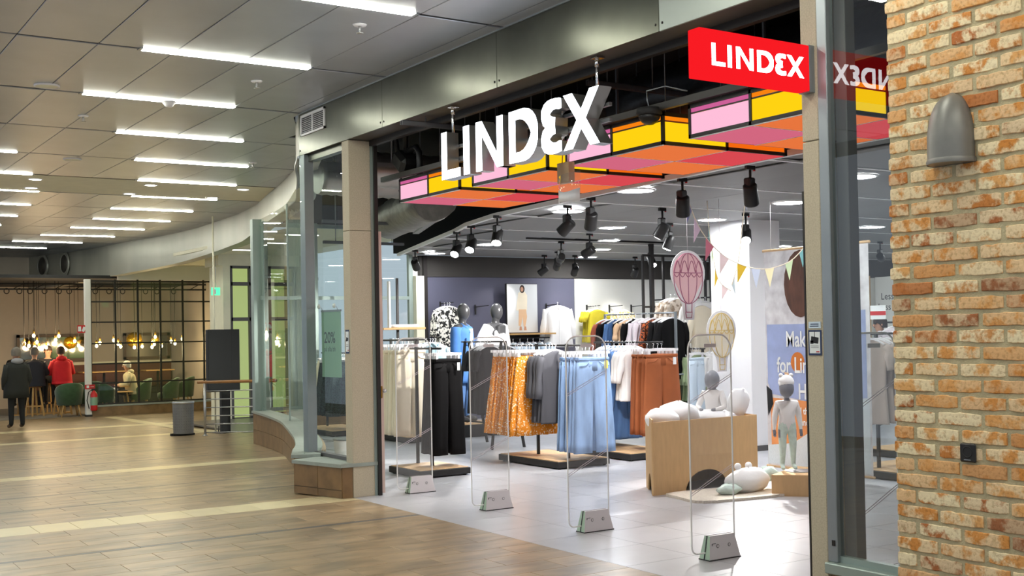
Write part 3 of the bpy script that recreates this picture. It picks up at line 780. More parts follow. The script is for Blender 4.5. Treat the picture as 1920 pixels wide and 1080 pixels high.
# white free-standing column
co = struct('wall_column_shop', 'white square column inside the shop')
b = MB(); b.box(10.55, 11.2, 0, 11.1, 11.95, ZS+.02, bev=.005); b.build('shaft', 'col_white', co)
b = MB(); b.box(10.53, 11.18, 0, 11.12, 11.97, .07); b.build('skirting', 'alu_dark', co)
# plenum over the entrance
ple = struct('ceiling_plenum', 'black open service void above the entrance')
b = MB(); b.box(5.1, 1.0, 4.25, 21, 19.3, 4.35); b.build('soffit', 'plenum', ple)
b = MB(); b.box(9.4, 1.1, 3.02, 9.5, 19.1, 4.25); b.build('baffle', 'plenum', ple)
b = MB(); b.box(7.4, 19.1, 3.5, 9.8, 19.2, 4.3); b.build('end_wall', 'wall_band', ple)
def wobbly(b, pts, r, n, amp, seed, mi=0):
    r_ = random.Random(seed); rings = []
    for (x, y, z) in pts:
        a0 = r_.uniform(0, 6)
        rings.append([(x+(r+amp*math.sin(3*t_+a0)+r_.uniform(-amp, amp)*.5)*math.cos(t_), y, z+.8*(r+amp*math.sin(3*t_+a0)+r_.uniform(-amp, amp)*.5)*math.sin(t_)) for t_ in [2*PI*i/n for i in range(n)]])
    b.loft(rings, mi)
t = thing('insulated_duct', 'black foil wrapped duct above the coloured canopy', 'duct', (6.75, 5.5, 3.2))
b = MB(); wobbly(b, [(0, -3.+.35*i, .38) for i in range(18)], .46, 20, .035, 3); b.build('duct_body', 'black_duct', t)
for y in (-1.2, .8, 2.6):
    b = MB(); b.bar((-.62, y, .02), (-.62, y, 1.05), .02); b.bar((.62, y, .02), (.62, y, 1.05), .02); b.bar((-.66, y, -.02), (.66, y, -.02), .04, .03); b.build('hanger', 'strut', t)
t = thing('foil_duct', 'dull silver insulated duct above the left canopy end', 'duct', (7.3, 12.3, 3.3))
b = MB(); wobbly(b, [(0+.02*i, -2.4+.4*i, .28) for i in range(13)], .40, 18, .02, 5); b.build('duct_body', 'foil_duct', t)
b = MB(); wobbly(b, [(-.55+.075*i, .3+.3*i, -.12) for i in range(10)], .30, 16, .02, 8); b.build('duct_branch', 'foil_duct', t)
t = thing('spiral_duct', 'ribbed silver spiral duct behind the left column', 'duct', (5.4, 13.1, 3.42))
b = MB()
for s_ in range(2):
    pts = [(0+.06*i, -.2-.9*s_, 0) for i in range(28)]
    b.tube(pts, [.19+(.012 if i % 2 else 0) for i in range(28)], 20)
b.build('duct_body', 'silver_duct', t)
for n, (x, y, z, l, w) in enumerate([(6.0, 7.45, 3.52, 1.3, 'behind the red box sign'), (5.75, 4.3, 3.62, 1.2, 'high behind the red box sign'), (5.5, 9.35, 3.45, 1.6, 'behind the white letter N'), (6.3, 11.6, 3.42, 1.7, 'beside the black floodlight'), (6.6, 14.2, 3.05, 1.2, 'low at the left over the shop'), (7.5, 16.2, 2.95, 1.3, 'lowest at the far left')]):
    t = thing('strut_channel', 'hanging metal strut channel '+w, 'bracket', (x, y, z), 0, 'strut channels in the void')
    b = MB(); b.box(-l/2, -.02, -.02, l/2, -.015, .02); b.box(-l/2, .015, -.02, l/2, .02, .02); b.box(-l/2, -.02, .016, l/2, .02, .021); b.build('channel', 'strut', t)
    for s_ in (-.35, .0, .35):
        b = MB(); b.tube([(s_*l, 0, .02), (s_*l, 0, 4.25-z)], .006, 6); b.build('rod', 'strut', t)
b = MB(); b.bar((7.25, 13.2, 3.14), (8.15, 15.8, 3.1), .09, .05); tag(b.build('support_rail', 'strut'), 'grey steel support rail beside the shop track edge', 'rail')

# ================================================================== coloured light canopy
BOXES = [(5.0, 6.2, 'nearest, beside the stone pillar'), (6.5, 7.7, 'right of the white letters'), (7.98, 9.18, 'third from the pillar, behind the white letters'), (9.43, 10.63, 'farthest, at the left door column')]
for y0, y1, w in BOXES:
    t = thing('light_canopy', 'pink, yellow and orange glowing ceiling light box '+w, 'light box', (5.32, y0, 2.9), 0, 'coloured light boxes over the entrance')
    Ln, Wd, H1, H0 = 1.2, 1.2, .23, .025
    b = MB(); f = .022
    for X in (0, .6, Wd):
        for Y in (0, Ln): b.box(X-f/2, Y-f/2, 0, X+f/2, Y+f/2, H1)
    for Y in (.6,):
        for X in (0, Wd): b.box(X-f/2, Y-f/2, 0, X+f/2, Y+f/2, H1)
    for z in (.013, H1-.012):
        for X in (0, Wd): b.box(X-f/2, -f/2, z-.013, X+f/2, Ln+f/2, z+.013)
        for Y in (0, Ln): b.box(-f/2, Y-f/2, z-.013, Wd+f/2, Y+f/2, z+.013)
    for X in (0, Wd): b.box(X-.006, 0, .168, X+.006, Ln, .176)
    b.build('frame', 'frame_dark', t)
    b = MB(); b.box(.0, .594, -.004, Wd, .606, .004); b.box(.594, 0, -.004, .606, Ln, .004); b.box(-.006, -.006, -.005, .006, Ln, .001); b.build('glazing_bar', 'shop_profile', t)
    def pane(mb, mat): mb.build('panel', mat, t)
    for j, (m0, m1) in enumerate((('pan_yellow', 'pan_yellow_shade'), ('pan_pink', 'pan_pink_shade'))):
        a = .012+.6*j; c = a+.576
        pane(MB().box(-.003, a, .026, .003, c, .165), m0); pane(MB().box(-.003, a, .178, .003, c, .205), m1)
        pane(MB().box(Wd-.003, a, .026, Wd+.003, c, .165), 'pan_orange')
    for i, m0 in enumerate(('pan_yellow', 'pan_orange')):
        a = .012+.6*i
        for Y in (0, Ln):
            pane(MB().box(a, Y-.003, .026, a+.576, Y+.003, .165), m0); pane(MB().box(a, Y-.003, .178, a+.576, Y+.003, .205), 'pan_yellow_shade')
    for i in range(2):
        for j in range(2):
            m0 = {(0, 1): 'low_pink', (0, 0): 'low_orange', (1, 1): 'low_orange', (1, 0): 'low_red'}[(i, j)]
            pane(MB().box(.008+.6*i, .008+.6*j, -.002, .592+.6*i, .592+.6*j, .002), m0)
    b = MB(); b.box(.0, 0, H1, Wd, Ln, H1+.006); b.build('lid', 'frame_dark', t)
    for X in (.15, 1.05):
        for Y in (.15, 1.05): MB().tube([(X, Y, H1), (X, Y, 1.35)], .004, 5).build('suspension', 'strut', t)
b = MB(); b.box(5.26, 4.4, 3.135, 5.30, 10.95, 3.185); tag(b.build('canopy_rail', 'frame_dark'), 'long dark rail along the top of the canopy boxes', 'rail')

# ================================================================== lettering
def stroke(b, path, wd, fn, d0, d1, mi, side, closed=False):
    n = len(path); Lf = []; Rt = []
    for i in range(n):
        a = path[(i-1) % n] if (closed or i > 0) else path[i]; c = path[(i+1) % n] if (closed or i < n-1) else path[i]
        dx, dy = c[0]-a[0], c[1]-a[1]; l = math.hypot(dx, dy) or 1; nx, ny = -dy/l, dx/l
        hw = wd(nx, ny)/2
        Lf.append((path[i][0]+nx*hw, path[i][1]+ny*hw)); Rt.append((path[i][0]-nx*hw, path[i][1]-ny*hw))
    for i in range(n if closed else n-1):
        j = (i+1) % n
        q = [Lf[i], Lf[j], Rt[j], Rt[i]]
        vs_ = [fn(u, v, d0) for u, v in q]+[fn(u, v, d1) for u, v in q]
        b.add(vs_, [(0, 1, 2, 3)], mi); b.add(vs_, [(4, 5, 6, 7), (0, 1, 5, 4), (2, 3, 7, 6)]+([(3, 0, 4, 7)] if (i == 0 and not closed) else [])+([(1, 2, 6, 5)] if (i == n-2 and not closed) else []), side)
def letter(b, ch, u0, u1, fn, d0, d1, mi=0, side=0, sv=.225, sh=.18):
    w = u1-u0
    P_ = lambda poly: b.prism([(u0+x, y) for x, y in poly], fn, d0, d1, mi, side)
    wd = lambda nx, ny: abs(nx)*sv+abs(ny)*sh if abs(nx)+abs(ny) > 0 else sv
    if ch == 'L': P_([(0, 0), (w, 0), (w, sh), (sv, sh), (sv, 1), (0, 1)])
    if ch == 'I': P_([(0, 0), (w, 0), (w, 1), (0, 1)])
    if ch == 'N':
        P_([(0, 0), (sv, 0), (sv, 1), (0, 1)]); P_([(w-sv, 0), (w, 0), (w, 1), (w-sv, 1)]); P_([(0, 1), (sv*1.05, 1), (w, 0), (w-sv*1.05, 0)])
    if ch == 'X':
        s = sv*1.22; P_([(0, 0), (s, 0), (w, 1), (w-s, 1)]); P_([(0, 1), (s, 1), (w, 0), (w-s, 0)])
    if ch == 'D':
        c = [(u0+sv/2, sh/2), (u0+w*.38, sh/2)]
        for i in range(1, 12):
            a = -PI/2+PI*i/12; c.append((u0+w*.40+(w*.60-sv/2)*math.cos(a), .5+(.5-sh/2)*math.sin(a)))
        c += [(u0+w*.38, 1-sh/2), (u0+sv/2, 1-sh/2)]
        stroke(b, c, wd, fn, d0, d1, mi, side); P_([(0, 0), (sv, 0), (sv, 1), (0, 1)])
    if ch == 'E':
        c = []
        for i in range(11):
            a = R(62)+R(208)*i/10; c.append((u0+w*.66+(w*.66-sv/2)*math.cos(a)*.96, .735+(.265-sh/2)*math.sin(a)))
        stroke(b, [(u0+w-.02, c[0][1]+.0)]+c, wd, fn, d0, d1, mi, side)
        c2 = []
        for i in range(11):
            a = R(90)+R(208)*i/10; c2.append((u0+w*.66+(w*.66-sv/2)*math.cos(a), .275+(.275-sh/2)*math.sin(a)))
        stroke(b, c2+[(u0+w-.02, c2[-1][1])], wd, fn, d0, d1, mi, side)
LT = [('L', 0, .80), ('I', .95, 1.19), ('N', 1.47, 2.52), ('D', 2.76, 3.78), ('E', 3.92, 4.60), ('X', 4.66, 5.76)]
HT = .395; YL = 8.81; ZL = 2.885
t = thing('storefront_sign', 'glowing white channel letters hanging from the steel beam', 'sign', (4.86, 7.68, 2.885))
sgl = t
fn = lambda u, v, w: (w, YL-u*HT*.992, ZL+v*HT)
for ch, u0, u1 in LT:
    b = MB(); letter(b, ch, u0, u1, fn, 4.80, 4.803, 0, 1); b.v = b.v; 
    b2 = MB(); letter(b2, ch, u0, u1, fn, 4.803, 4.915, 0, 0)
    o = b2.build('letter', 'steel', t, world=True); b.build('letter_face', ['letter_white', 'letter_white'], o, world=True)
b = MB()
for y in (6.70, 8.80-.02):
    b.tube([(4.90, y, ZL+HT-.03), (4.90, y, ZB)], .012, 10); b.box(4.87, y-.04, ZB-.012, 4.94, y+.04, ZB); b.tube([(4.90, y, ZB-.07), (4.90, y, ZB-.01)], .016, 10)
b.build('hanging_rod', 'chrome', t, world=True)
b = MB(); b.box(4.925, 6.6, 3.05, 4.95, 8.8, 3.075); b.box(4.925, 6.6, 3.16, 4.95, 8.8, 3.185); b.build('back_rail', 'strut', t, world=True)
# projecting red box
t = thing('box_sign', 'projecting red light box sign with white letters on the stone pillar', 'sign', (4.4, 4.62, 2.885))
b = MB(); b.box(4.0, 4.58, 2.89, 4.795, 4.67, 3.14, bev=.003); b.build('casing', 'sign_red', t, world=True)
b = MB(); b.box(4.795, 4.585, 2.885, 4.84, 4.665, 3.145); b.build('bracket', 'alu', t, world=True)
hs = .116
for face, fn in ((4.579, lambda u, v, w: (4.082+u*hs, w, 2.965-.012+v*hs+.0)), (4.671, lambda u, v, w: (4.082+5.76*hs-u*hs, w, 2.953+v*hs))):
    for ch, u0, u1 in LT:
        b = MB(); letter(b, ch, u0, u1, fn, face-.001, face+.001, 0, 0); b.build('letter', 'sign_white', t, world=True)
# ================================================================== brick wall fittings
t = thing('wall_lamp', 'grey dome shaped wall lamp on the brick wall', 'lamp', (4.5, 3.42, 2.33))
b = MB(); rings = []
for i in range(15):
    q = i/14; z = -.01+.325*q; k = (1-max(0, (q-.25)/.75)**2.3)**.5 if q < 1 else 0.04; k = max(k, .05)
    hw = .112*k+.0; dp = .125*k
    rings.append([(-dp*max(0, math.sin(a))-.002 if math.sin(a) > 0 else 0, hw*math.cos(a)*(1.0 if True else 1), z) for a in [PI*j/16 for j in range(17)]]+[(0, -hw*.9, z), (0, hw*.9, z)])
b.loft(rings, caps=True); b.build('shade', 'lamp_grey', t)
b = MB(); b.loft([[(-.127*max(0, math.sin(a))*k_-.0, .115*math.cos(a)*k_, z) for a in [PI*j/16 for j in range(17)]] for k_, z in ((1.02, -.012), (1.04, .0), (1.0, .012))], caps=False); b.build('rim', 'lamp_grey', t)
b = MB(); b.loft([[(-.112*max(0, math.sin(a))-.004, .1*math.cos(a), z) for a in [PI*j/12 for j in range(13)]] for z in (-.004, -.002)]); b.build('glass', 'acrylic_edge', t)
t = thing('power_outlet', 'black square wall socket on the brick wall', 'socket', (4.498, 3.379, 1.015))
b = MB(); b.box(-.012, -.042, -.042, .0, .042, .042, bev=.006); b.build('plate', 'black', t)
b = MB(); b.lathe([(.002, -.004), (.018, -.004), (.021, -.013), (.026, -.014), (.028, -.011)], c=(0, .0, .004), n=20, ax='x'); b.build('socket_well', 'black_soft', t)
b = MB(); b.box(-.0135, -.018, -.033, -.012, .018, -.029); b.build('print_line', 'rack_grey', t)
# camera stickers on the two stone uprights
def sticker(name, label, x, yc, z0, z1, w, cat='sticker', ax=0):
    t = thing(name, label, cat, (x, yc, z0)); h = z1-z0
    b = MB(); b.box(-.002, -w/2, 0, 0, w/2, h); b.build('border', 'sticker_blue', t)
    b = MB(); b.box(-.003, -w*.40, h*.08, -.002, w*.40, h*.93); b.build('sheet', 'sticker_white', t)
    b = MB(); c = h*.60; b.box(-.004, -w*.28, c-.016, -.003, w*.28, c+.018, rot=Matrix.Rotation(R(8), 3, 'X')); b.box(-.004, w*.1, c-.02, -.003, w*.34, c-.002); b.box(-.004, -.0015, c+.01, -.003, .0015, c+.05); b.build('camera_pictogram', 'black', t)
    b = MB(); b.box(-.004, -w*.3, h*.36, -.003, w*.3, h*.375); b.box(-.004, -w*.3, h*.30, -.003, w*.3, h*.315); b.build('print_line', 'mark', t)
    b = MB(); b.box(-.004, -w*.35, h*.12, -.003, -w*.1, h*.16); b.build('red_mark', 'red_paint', t)
sticker('camera_sticker', 'blue framed security camera sticker on right stone pillar', 4.838, 4.625, 1.435, 1.575, .098)
sticker('camera_sticker', 'small security camera sticker on left stone column', 4.838, 10.875, 1.41, 1.645, .085)
t = thing('info_sticker', 'small pale blue printed sticker above the camera sticker', 'sticker', (4.838, 4.625, 1.585))
b = MB(); b.box(-.002, -.045, 0, 0, .045, .036); b.build('sheet', 'cloth_pale_blue', t)
b = MB(); b.box(-.003, -.03, .02, -.002, .03, .025); b.box(-.003, -.03, .009, -.002, .035, .014); b.build('print_line', 'sticker_blue', t)

# ================================================================== security gates
def gate(y, label):
    t = thing('security_gate', label, 'security gate', (5.465, y, 0), 0, 'acrylic anti-theft gates across the entrance')
    w, r, z0, z1 = .195, .105, .05, 1.55
    out = []
    for i in range(9): a = PI/2*i/8; out.append((w-r+r*math.cos(a), z1-r+r*math.sin(a)))
    for i in range(9): a = PI/2+PI/2*i/8; out.append((-w+r+r*math.cos(a), z1-r+r*math.sin(a)))
    for i in range(5): a = PI+PI/2*i/4; out.append((-w+.05+.05*math.cos(a), z0+.05+.05*math.sin(a)))
    for i in range(5): a = 1.5*PI+PI/2*i/4; out.append((w-.05+.05*math.cos(a), z0+.05+.05*math.sin(a)))
    b = MB(); b.prism(out, lambda u, v, d: (u, d, v), -.004, .004); b.build('panel', 'acrylic', t)
    b = MB(); b.tube([(u, 0, v) for u, v in out], .006, 8, closed=True); b.build('edge', 'acrylic_edge', t)
    b = MB(); b.box(-.055, -.007, 1.462, .055, -.004, 1.488, bev=.001); b.build('handle_slot', 'gate_pink', t)
    for z in (1.08, .45):
        for q in (0, .016): MB().bar((-w, -.006, z+q), (w, -.006, z+q+.18), .002, .0035).build('antenna_line', 'cloth_lilac', t)
    bo = [(-.085+.0, 0), (.215, 0), (.175, .17), (-.055, .17)]
    b = MB(); b.add([(-.085, -.055, .006), (.20, -.055, .006), (.20, .055, .006), (-.085, .055, .006), (-.055, -.028, .165), (.17, -.028, .165), (.17, .028, .165), (-.055, .028, .165)], [(0, 3, 2, 1), (4, 5, 6, 7), (0, 1, 5, 4), (1, 2, 6, 5), (2, 3, 7, 6)], 0)
    b.add([(-.085, -.055, .006), (-.085, .055, .006), (-.055, .028, .165), (-.055, -.028, .165)], [(0, 1, 2, 3)], 1)
    base = b.build('base', ['gate_pink', 'gate_green'], t)
    b = MB(); b.add([(-.087, -.006, .006), (-.087, .006, .006), (-.057, .006, .166), (-.057, -.006, .166)], [(0, 1, 2, 3)]); b.box(-.06, -.005, .163, .17, .005, .167); b.build('seam', 'black', base)
    b = MB()
    for x in (.0, .105):
        b.lathe([(.012, -.0445), (.013, -.0455), (.010, -.0465)], c=(x, 0, .095), n=12, ax='y', caps=False)
    b.build('cover_screw', 'mark', base)
    b = MB(); b.box(-.055, -.0475, .112, -.02, -.0465, .116); b.box(-.055, -.0468, .100, -.049, -.0458, .112); b.build('maker_mark', 'mark', base)
    b = MB(); b.box(-.088, -.058, 0, .204, .058, .007); b.build('foot', 'black', base)
for y, l in ((10.7, 'clear acrylic security gate nearest the left door column'), (9.22, 'clear acrylic security gate, second from the left column'), (7.7, 'clear acrylic security gate in front of the light jeans'), (6.22, 'clear acrylic security gate in front of the cardboard box'), (4.76, 'clear acrylic security gate seen through the window by the brick wall')): gate(y, l)

# ================================================================== hanging bits over the entrance
t = thing('dome_camera', 'dark dome surveillance camera on the canopy rail', 'camera', (5.24, 6.55, 3.12))
b = MB(); b.lathe([(.001, .04), (.085, .04), (.095, .0), (.085, -.012)], n=20); b.build('housing', 'black_soft', t)
b = MB(); b.lathe([(.08, -.01), (.074, -.035), (.055, -.06), (.03, -.075), (.002, -.08)], n=20); b.build('dome', 'black', t)
b = MB(); b.tube([(0, 0, .04), (0, .02, .1), (-.02, .0, .16), (.02, -.16, .17), (.1, -.3, .12)], .005, 6); b.build('cable', 'rack_grey', t)
t = thing('hanging_counter', 'clear curved plastic sensor cover hanging below the letters', 'sensor', (5.25, 7.54, 2.58))
b = MB(); rings = []
for i in range(9):
    a = i/8; rings.append([(-.10*math.sin(PI*a*.9), .16-.32*a, 0.02-.02*a), (-.10*math.sin(PI*a*.9)-.006, .16-.32*a, .02-.02*a), (-.10*math.sin(PI*a*.9)-.006, .16-.32*a, .19+.05*a), (-.10*math.sin(PI*a*.9), .16-.32*a, .19+.05*a)])
b.loft(rings); b.build('cover', 'acrylic', t)
b = MB(); b.loft([[(r_[0][0]-.008, r_[0][1], r_[0][2]), (r_[0][0]-.009, r_[0][1], r_[0][2]), (r_[0][0]-.009, r_[0][1], .095+.015*math.sin(i*.9)), (r_[0][0]-.008, r_[0][1], .095+.015*math.sin(i*.9))] for i, r_ in enumerate(rings)]); b.build('frosted_band', 'white_plastic', t)
b = MB(); b.box(-.03, .0, .17, .03, .16, .33, bev=.004); b.build('wooden_block', 'wood_light', t)
b = MB(); b.tube([(0, .04, .33), (.02, .04, .57)], .004, 5); b.tube([(0, .13, .33), (.02, .13, .57)], .004, 5); b.build('cord', 'cloth_terracotta', t)
t = thing('floodlight', 'black floodlight aimed down beside left door column', 'spotlight', (5.35, 10.55, 3.3))
b = MB(); rot = Matrix.Rotation(R(35), 3, 'X'); b.box(-.11, -.13, -.1, .11, .13, .08, bev=.04, rot=rot); b.build('housing', 'black', t)
b = MB(); b.tube([(0, 0, .06), (0, 0, .95)], .03, 10); b.tube([(.0, -.06, .1), (.02, -.18, .12), (.02, -.24, .06), (.02, -.25, -.22)], .032, 10); b.build('pipe', 'black', t)
b = MB(); b.tube([(-.02, .16, .3), (0, .14, .0), (.02, .15, -.2), (.0, .16, -.28)], .012, 6); b.build('cable', 'black', t)

# ================================================================== track spotlights
def spot(x, y, aim, label, lit=True, red=True, drop=.05, pw=1., ang=50, real=True):
    t = thing('track_spotlight', label, 'spotlight', (x, y, ZS-.005), 0, 'track spotlights under the shop ceiling')
    z0 = -.05-drop
    b = MB(); b.box(-.05, -.014, -.03, .05, .014, .004); b.tube([(0, 0, -.03), (0, 0, z0)], .012, 8); ad = b.build('adapter', 'black', t)
    if red:
        b = MB(); b.box(.04, -.008, -.04, .055, .008, -.028); b.build('lock_tab', 'red_paint', ad)
    b = MB(); b.box(-.05, -.04, z0-.14, .03, .04, z0, bev=.012); b.build('driver_box', 'black', t)
    d = (Vector(aim)-Vector((x, y, ZS+z0-.12))).normalized()
    c = Vector((0, 0, z0-.12)); e0 = c-d*.07; e1 = c+d*.12
    b = MB(); b.tube([e0, e0+d*.01, c, e1-d*.012, e1], [.05, .062, .064, .068, .066], 18); b.build('barrel', 'black', t)
    b = MB(); b.tube([e1+d*.0005, e1+d*.002], [.056, .056], 18); b.build('lens', 'spot_lens' if lit else 'spot_off', t)
    if lit and real:
        q = d.to_track_quat('-Z', 'Y').to_euler()
        lamp('SPOT', 'beam', t, tuple(e1+d*.02), SPOT_W*pw, (1, .97, .93), q, .05, angle=ang, blend=.6)
SPOTS = [
 (9.06, 17.6, (10.2, 18.9, 1.6), 'black spotlight at the far left end of the track edge', False, .06, 1),
 (7.95, 14.2, (6.45, 13.1, .9), 'black spotlight on track edge, leftmost lit of three', True, .06, 1.3),
 (7.66, 13.3, (6.4, 12.2, .8), 'black spotlight on track edge, middle of three', True, .06, 1.0),
 (7.30, 12.05, (6.3, 11.0, .6), 'black spotlight on track edge, nearest of three', True, .06, .5),
 (7.42, 10.75, (6.5, 12.6, 1.0), 'black spotlight below canopy pointing straight away', True, .05, 1.1),
 (7.20, 10.0, (7.9, 11.4, 1.0), 'black spotlight tilted right under the canopy edge', True, .05, .8),
 (9.85, 13.73, (8.9, 16.2, 1.4), 'lit black spotlight left of the twin spotlights', True, .08, 2.6),
 (10.31, 15.13, (12.0, 18.9, 1.9), 'black spotlight above the framed picture, upper one', False, .08, 1),
 (11.57, 17.1, (12.4, 18.9, 1.8), 'black spotlight above the framed picture, lower one', False, .06, 1),
 (11.89, 18.0, (11.2, 18.95, 1.9), 'black spotlight against dark wall band, leftmost', True, .1, .10),
 (12.5, 17.9, (12.9, 18.95, 1.9), 'black spotlight against dark wall band, second', True, .1, .10),
 (13.9, 17.9, (14.2, 18.95, 1.6), 'black spotlight against dark wall band, third', True, .1, .14),
 (8.6, 10.55, (8.0, 11.6, .8), 'bright black spotlight, front one of the twin pair', True, .06, .9),
 (9.9, 12.0, (9.3, 12.4, 1.0), 'bright black spotlight, rear one of the twin pair', True, .06, .9),
 (12.12, 15.18, (11.9, 14.2, 1.4), 'black spotlight behind the tall black clothes frame', True, .08, .8),
 (7.05, 8.35, (7.8, 9.3, .9), 'large black spotlight left of the bunting', False, .06, 1),
 (7.05, 7.45, (8.2, 8.4, .7), 'large black spotlight right of the bunting end', False, .05, 1),
 (9.96, 10.62, (8.4, 9.0, .6), 'very bright black spotlight in front of the white column', True, .08, 3.2),
 (15.5, 13.3, (20, 16, 1.6), 'small black spotlight seen beside the brick wall', True, .08, .8),
]
for x, y, a, l, on, dr, p in SPOTS: spot(x, y, a, l, on, True, dr, p)
b = MB(); b.bar((9.4, 14.7, ZS-.012), (12.0, 14.7, ZS-.012), .035, .03); tag(b.build('light_track', 'black'), 'thin black light track on the shop ceiling', 'track')
# ================================================================== garments
def ring(cx, z, hw, hd, n=26, waves=0, amp=0., ph=0., cy=0.):
    out = []
    for i in range(n):
        t_ = 2*PI*i/n; c, s = math.cos(t_), math.sin(t_)
        k = 1+amp*math.sin(waves*t_+ph)
        out.append((cx+hw*(abs(c)**.8)*(1 if c >= 0 else -1)*(1+.25*amp*math.sin(waves*t_+ph)), cy+hd*s*k+amp*.02*math.sin(2*waves*t_), z))
    return out
def fabric(kind, w, L, seed=0):
    r = random.Random(seed); b = MB(); ph = r.uniform(0, 6); z0 = -.12
    if kind == 'trousers':
        b.loft([ring(0, z0-L*q, w*hw, hd, 26, 7, a, ph) for q, hw, hd, a in ((0, .39, .016, .1), (.04, .40, .018, .1), (.08, .405, .022, .1), (.14, .41, .02, .1))])
        for s in (-1, 1):
            lo = r.uniform(-.02, .02); ph2 = r.uniform(0, 6)
            b.loft([ring(s*w*(.185+.10*q**.8+.003*math.sin(q*9+ph)), z0-L*(.05+.95*q), w*(.225+.012*q), .024+.02*q, 24, 4, .06+.10*q, ph2+q*1.2, cy=lo*q) for q in [i/11 for i in range(12)]])
    elif kind == 'skirt':
        b.loft([ring(r.uniform(-.004, .004), z0-L*q, w*(.36+.17*q**.8), .02+.045*q, 40, 11, .1+.55*q, ph+.5*q) for q in [0, .03, .06, .15, .3, .45, .6, .75, .88, 1]])
    else:
        sl = {'top': .62, 'shirt': .72, 'tee': .30, 'jacket': .78, 'dress': .5, 'tank': 0}[kind]
        dp = .05 if kind == 'jacket' else .032
        b.loft([ring(0, zz, w*hw, hd, 28, 6, a, ph) for zz, hw, hd, a in ((-.065, .13, .02, 0), (-.075, .19, .03, 0), (-.095, .30, dp, .05), (-.12, .39, dp, .08), (-.16, .43, dp*1.1, .1), (-.25, .42, dp*1.2, .15), (-.12-L*.5, .40, dp*1.3, .3), (-.12-L*.8, .43, dp*1.45, .4), (-.12-L*.97, .45, dp*1.5, .45), (-.12-L, .45, dp*1.4, .45))])
        if sl:
            for s in (-1, 1):
                pts = []; rr = []
                for q in [i/7 for i in range(8)]:
                    pts.append((s*w*(.40+.14*q**.6), .012*math.sin(q*5+ph), -.13-L*sl*q)); rr.append((.05 if kind == 'jacket' else .042)*(1+.18*math.sin(q*9+ph))*(.9 if q > .95 else 1))
                b.tube(pts, rr, 12)
        if kind in ('shirt', 'jacket'):
            b.box(-.012, -dp*1.25, -.12-L*.97, .012, -dp*1.0, -.10)
            b.tube([(-.07, -.01, -.06), (-.03, -.045, -.085), (0, -.05, -.12)], .016, 6); b.tube([(.07, -.01, -.06), (.03, -.045, -.085), (0, -.05, -.12)], .016, 6)
    return b
def hanger(kind, w):
    b = MB()
    b.tube([(.0, 0, -.05), (0, 0, -.015), (.012, 0, .006), (.0, 0, .018), (-.014, 0, .008)], .004, 6)
    if kind in ('trousers', 'skirt'):
        b.bar((-w*.42, 0, -.065), (w*.42, 0, -.065), .022, .03); b.box(-w*.36, -.016, -.13, -w*.30, .016, -.05); b.box(w*.30, -.016, -.13, w*.36, .016, -.05)
    else:
        b.tube([(-w*.38, 0, -.115), (-w*.2, 0, -.075), (0, 0, -.05), (w*.2, 0, -.075), (w*.38, 0, -.115)], .014, 8)
    return b
HM = {}
def garment(name, kind, mat, w, L, cat, label, loc, rz=0., group=None, seed=0, hmat='white_plastic', pricetag=None, pocket=None):
    t = thing(name, label, cat, loc, rz, group)
    fabric(kind, w, L, seed).build('fabric', mat, t)
    hanger(kind, w).build('hanger', hmat, t)
    if pricetag: MB().box(w*.22, -.06, -.25, w*.30, -.056, -.16).build('price_tag', pricetag, t)
    if kind == 'trousers':
        b = MB(); b.box(-w*.40, -.024, -.155, w*.40, .024, -.118, bev=.008); b.build('waistband', mat, t)
        b = MB()
        for s in (-1, 1): b.tube([(s*w*.12, -.028, -.165), (s*w*.22, -.036, -.21), (s*w*.38, -.026, -.22)], .004, 5)
        b.build('pocket_seam', mat, t)
    return t
def stack(name, kind, mat, n, x, y0, dy, zr, w, L, cat, lab_front, lab_rest, group, along='y', hmat='white_plastic', tagm=None, seed=0):
    rz = 0. if along == 'y' else PI/2
    P_ = lambda i: (x, y0+dy*i, zr) if along == 'y' else (x+dy*i, y0, zr)
    a = garment(name, kind, mat, w, L, cat, lab_front, P_(0), rz, group, seed, hmat, tagm)
    if n > 1:
        c = garment(name, kind, mat, w, L*.99, cat, lab_rest+', second in line', P_(1), rz+.03, group, seed+1, hmat)
        for i in range(2, n):
            q = P_(i); dup(c, (q[0]+rng.uniform(-.02, .02), q[1]+rng.uniform(-.008, .008), q[2]), rz+rng.uniform(-.09, .09) + (PI if (i % 2 and kind in ('skirt', 'trousers')) else 0), '%s, %s in line' % (lab_rest, ORD[i]))
def rack(label, x0, y0, x1, y1, rails, posts, base=True, mat='black', style='post'):
    cx, cy = (x0+x1)/2, (y0+y1)/2
    t = thing('clothes_rack', label, 'clothes rack', (cx, cy, 0), 0, 'clothes racks in the shop')
    hx, hy = (x1-x0)/2, (y1-y0)/2
    if base:
        b = MB(); b.box(-hx, -hy, .012, hx, hy, .085, bev=.006); bs_ = b.build('base', 'black_soft', t)
        n = max(3, int((y1-y0)/.16)); d = 2*(hy-.02)/n
        for i in range(n): MB().box(-hx+.02, -hy+.02+d*i+.001, .08, hx-.02, -hy+.02+d*(i+1)-.001, .092, bev=.001).build('plank', 'wood_light', bs_)
        b = MB()
        for sx in (-1, 1):
            for sy in (-1, 1): b.lathe([(.02, 0), (.02, .014)], c=(sx*(hx-.05), sy*(hy-.05), 0), n=8)
        b.build('caster', 'black', bs_)
    for x, y, z in posts: MB().bar((x-cx, y-cy, .08 if base else 0), (x-cx, y-cy, z), .03, .03).build('post', mat, t)
    for p, q in rails: MB().tube([(p[0]-cx, p[1]-cy, p[2]), (q[0]-cx, q[1]-cy, q[2])], .012, 8).build('rail', mat, t)
    return t
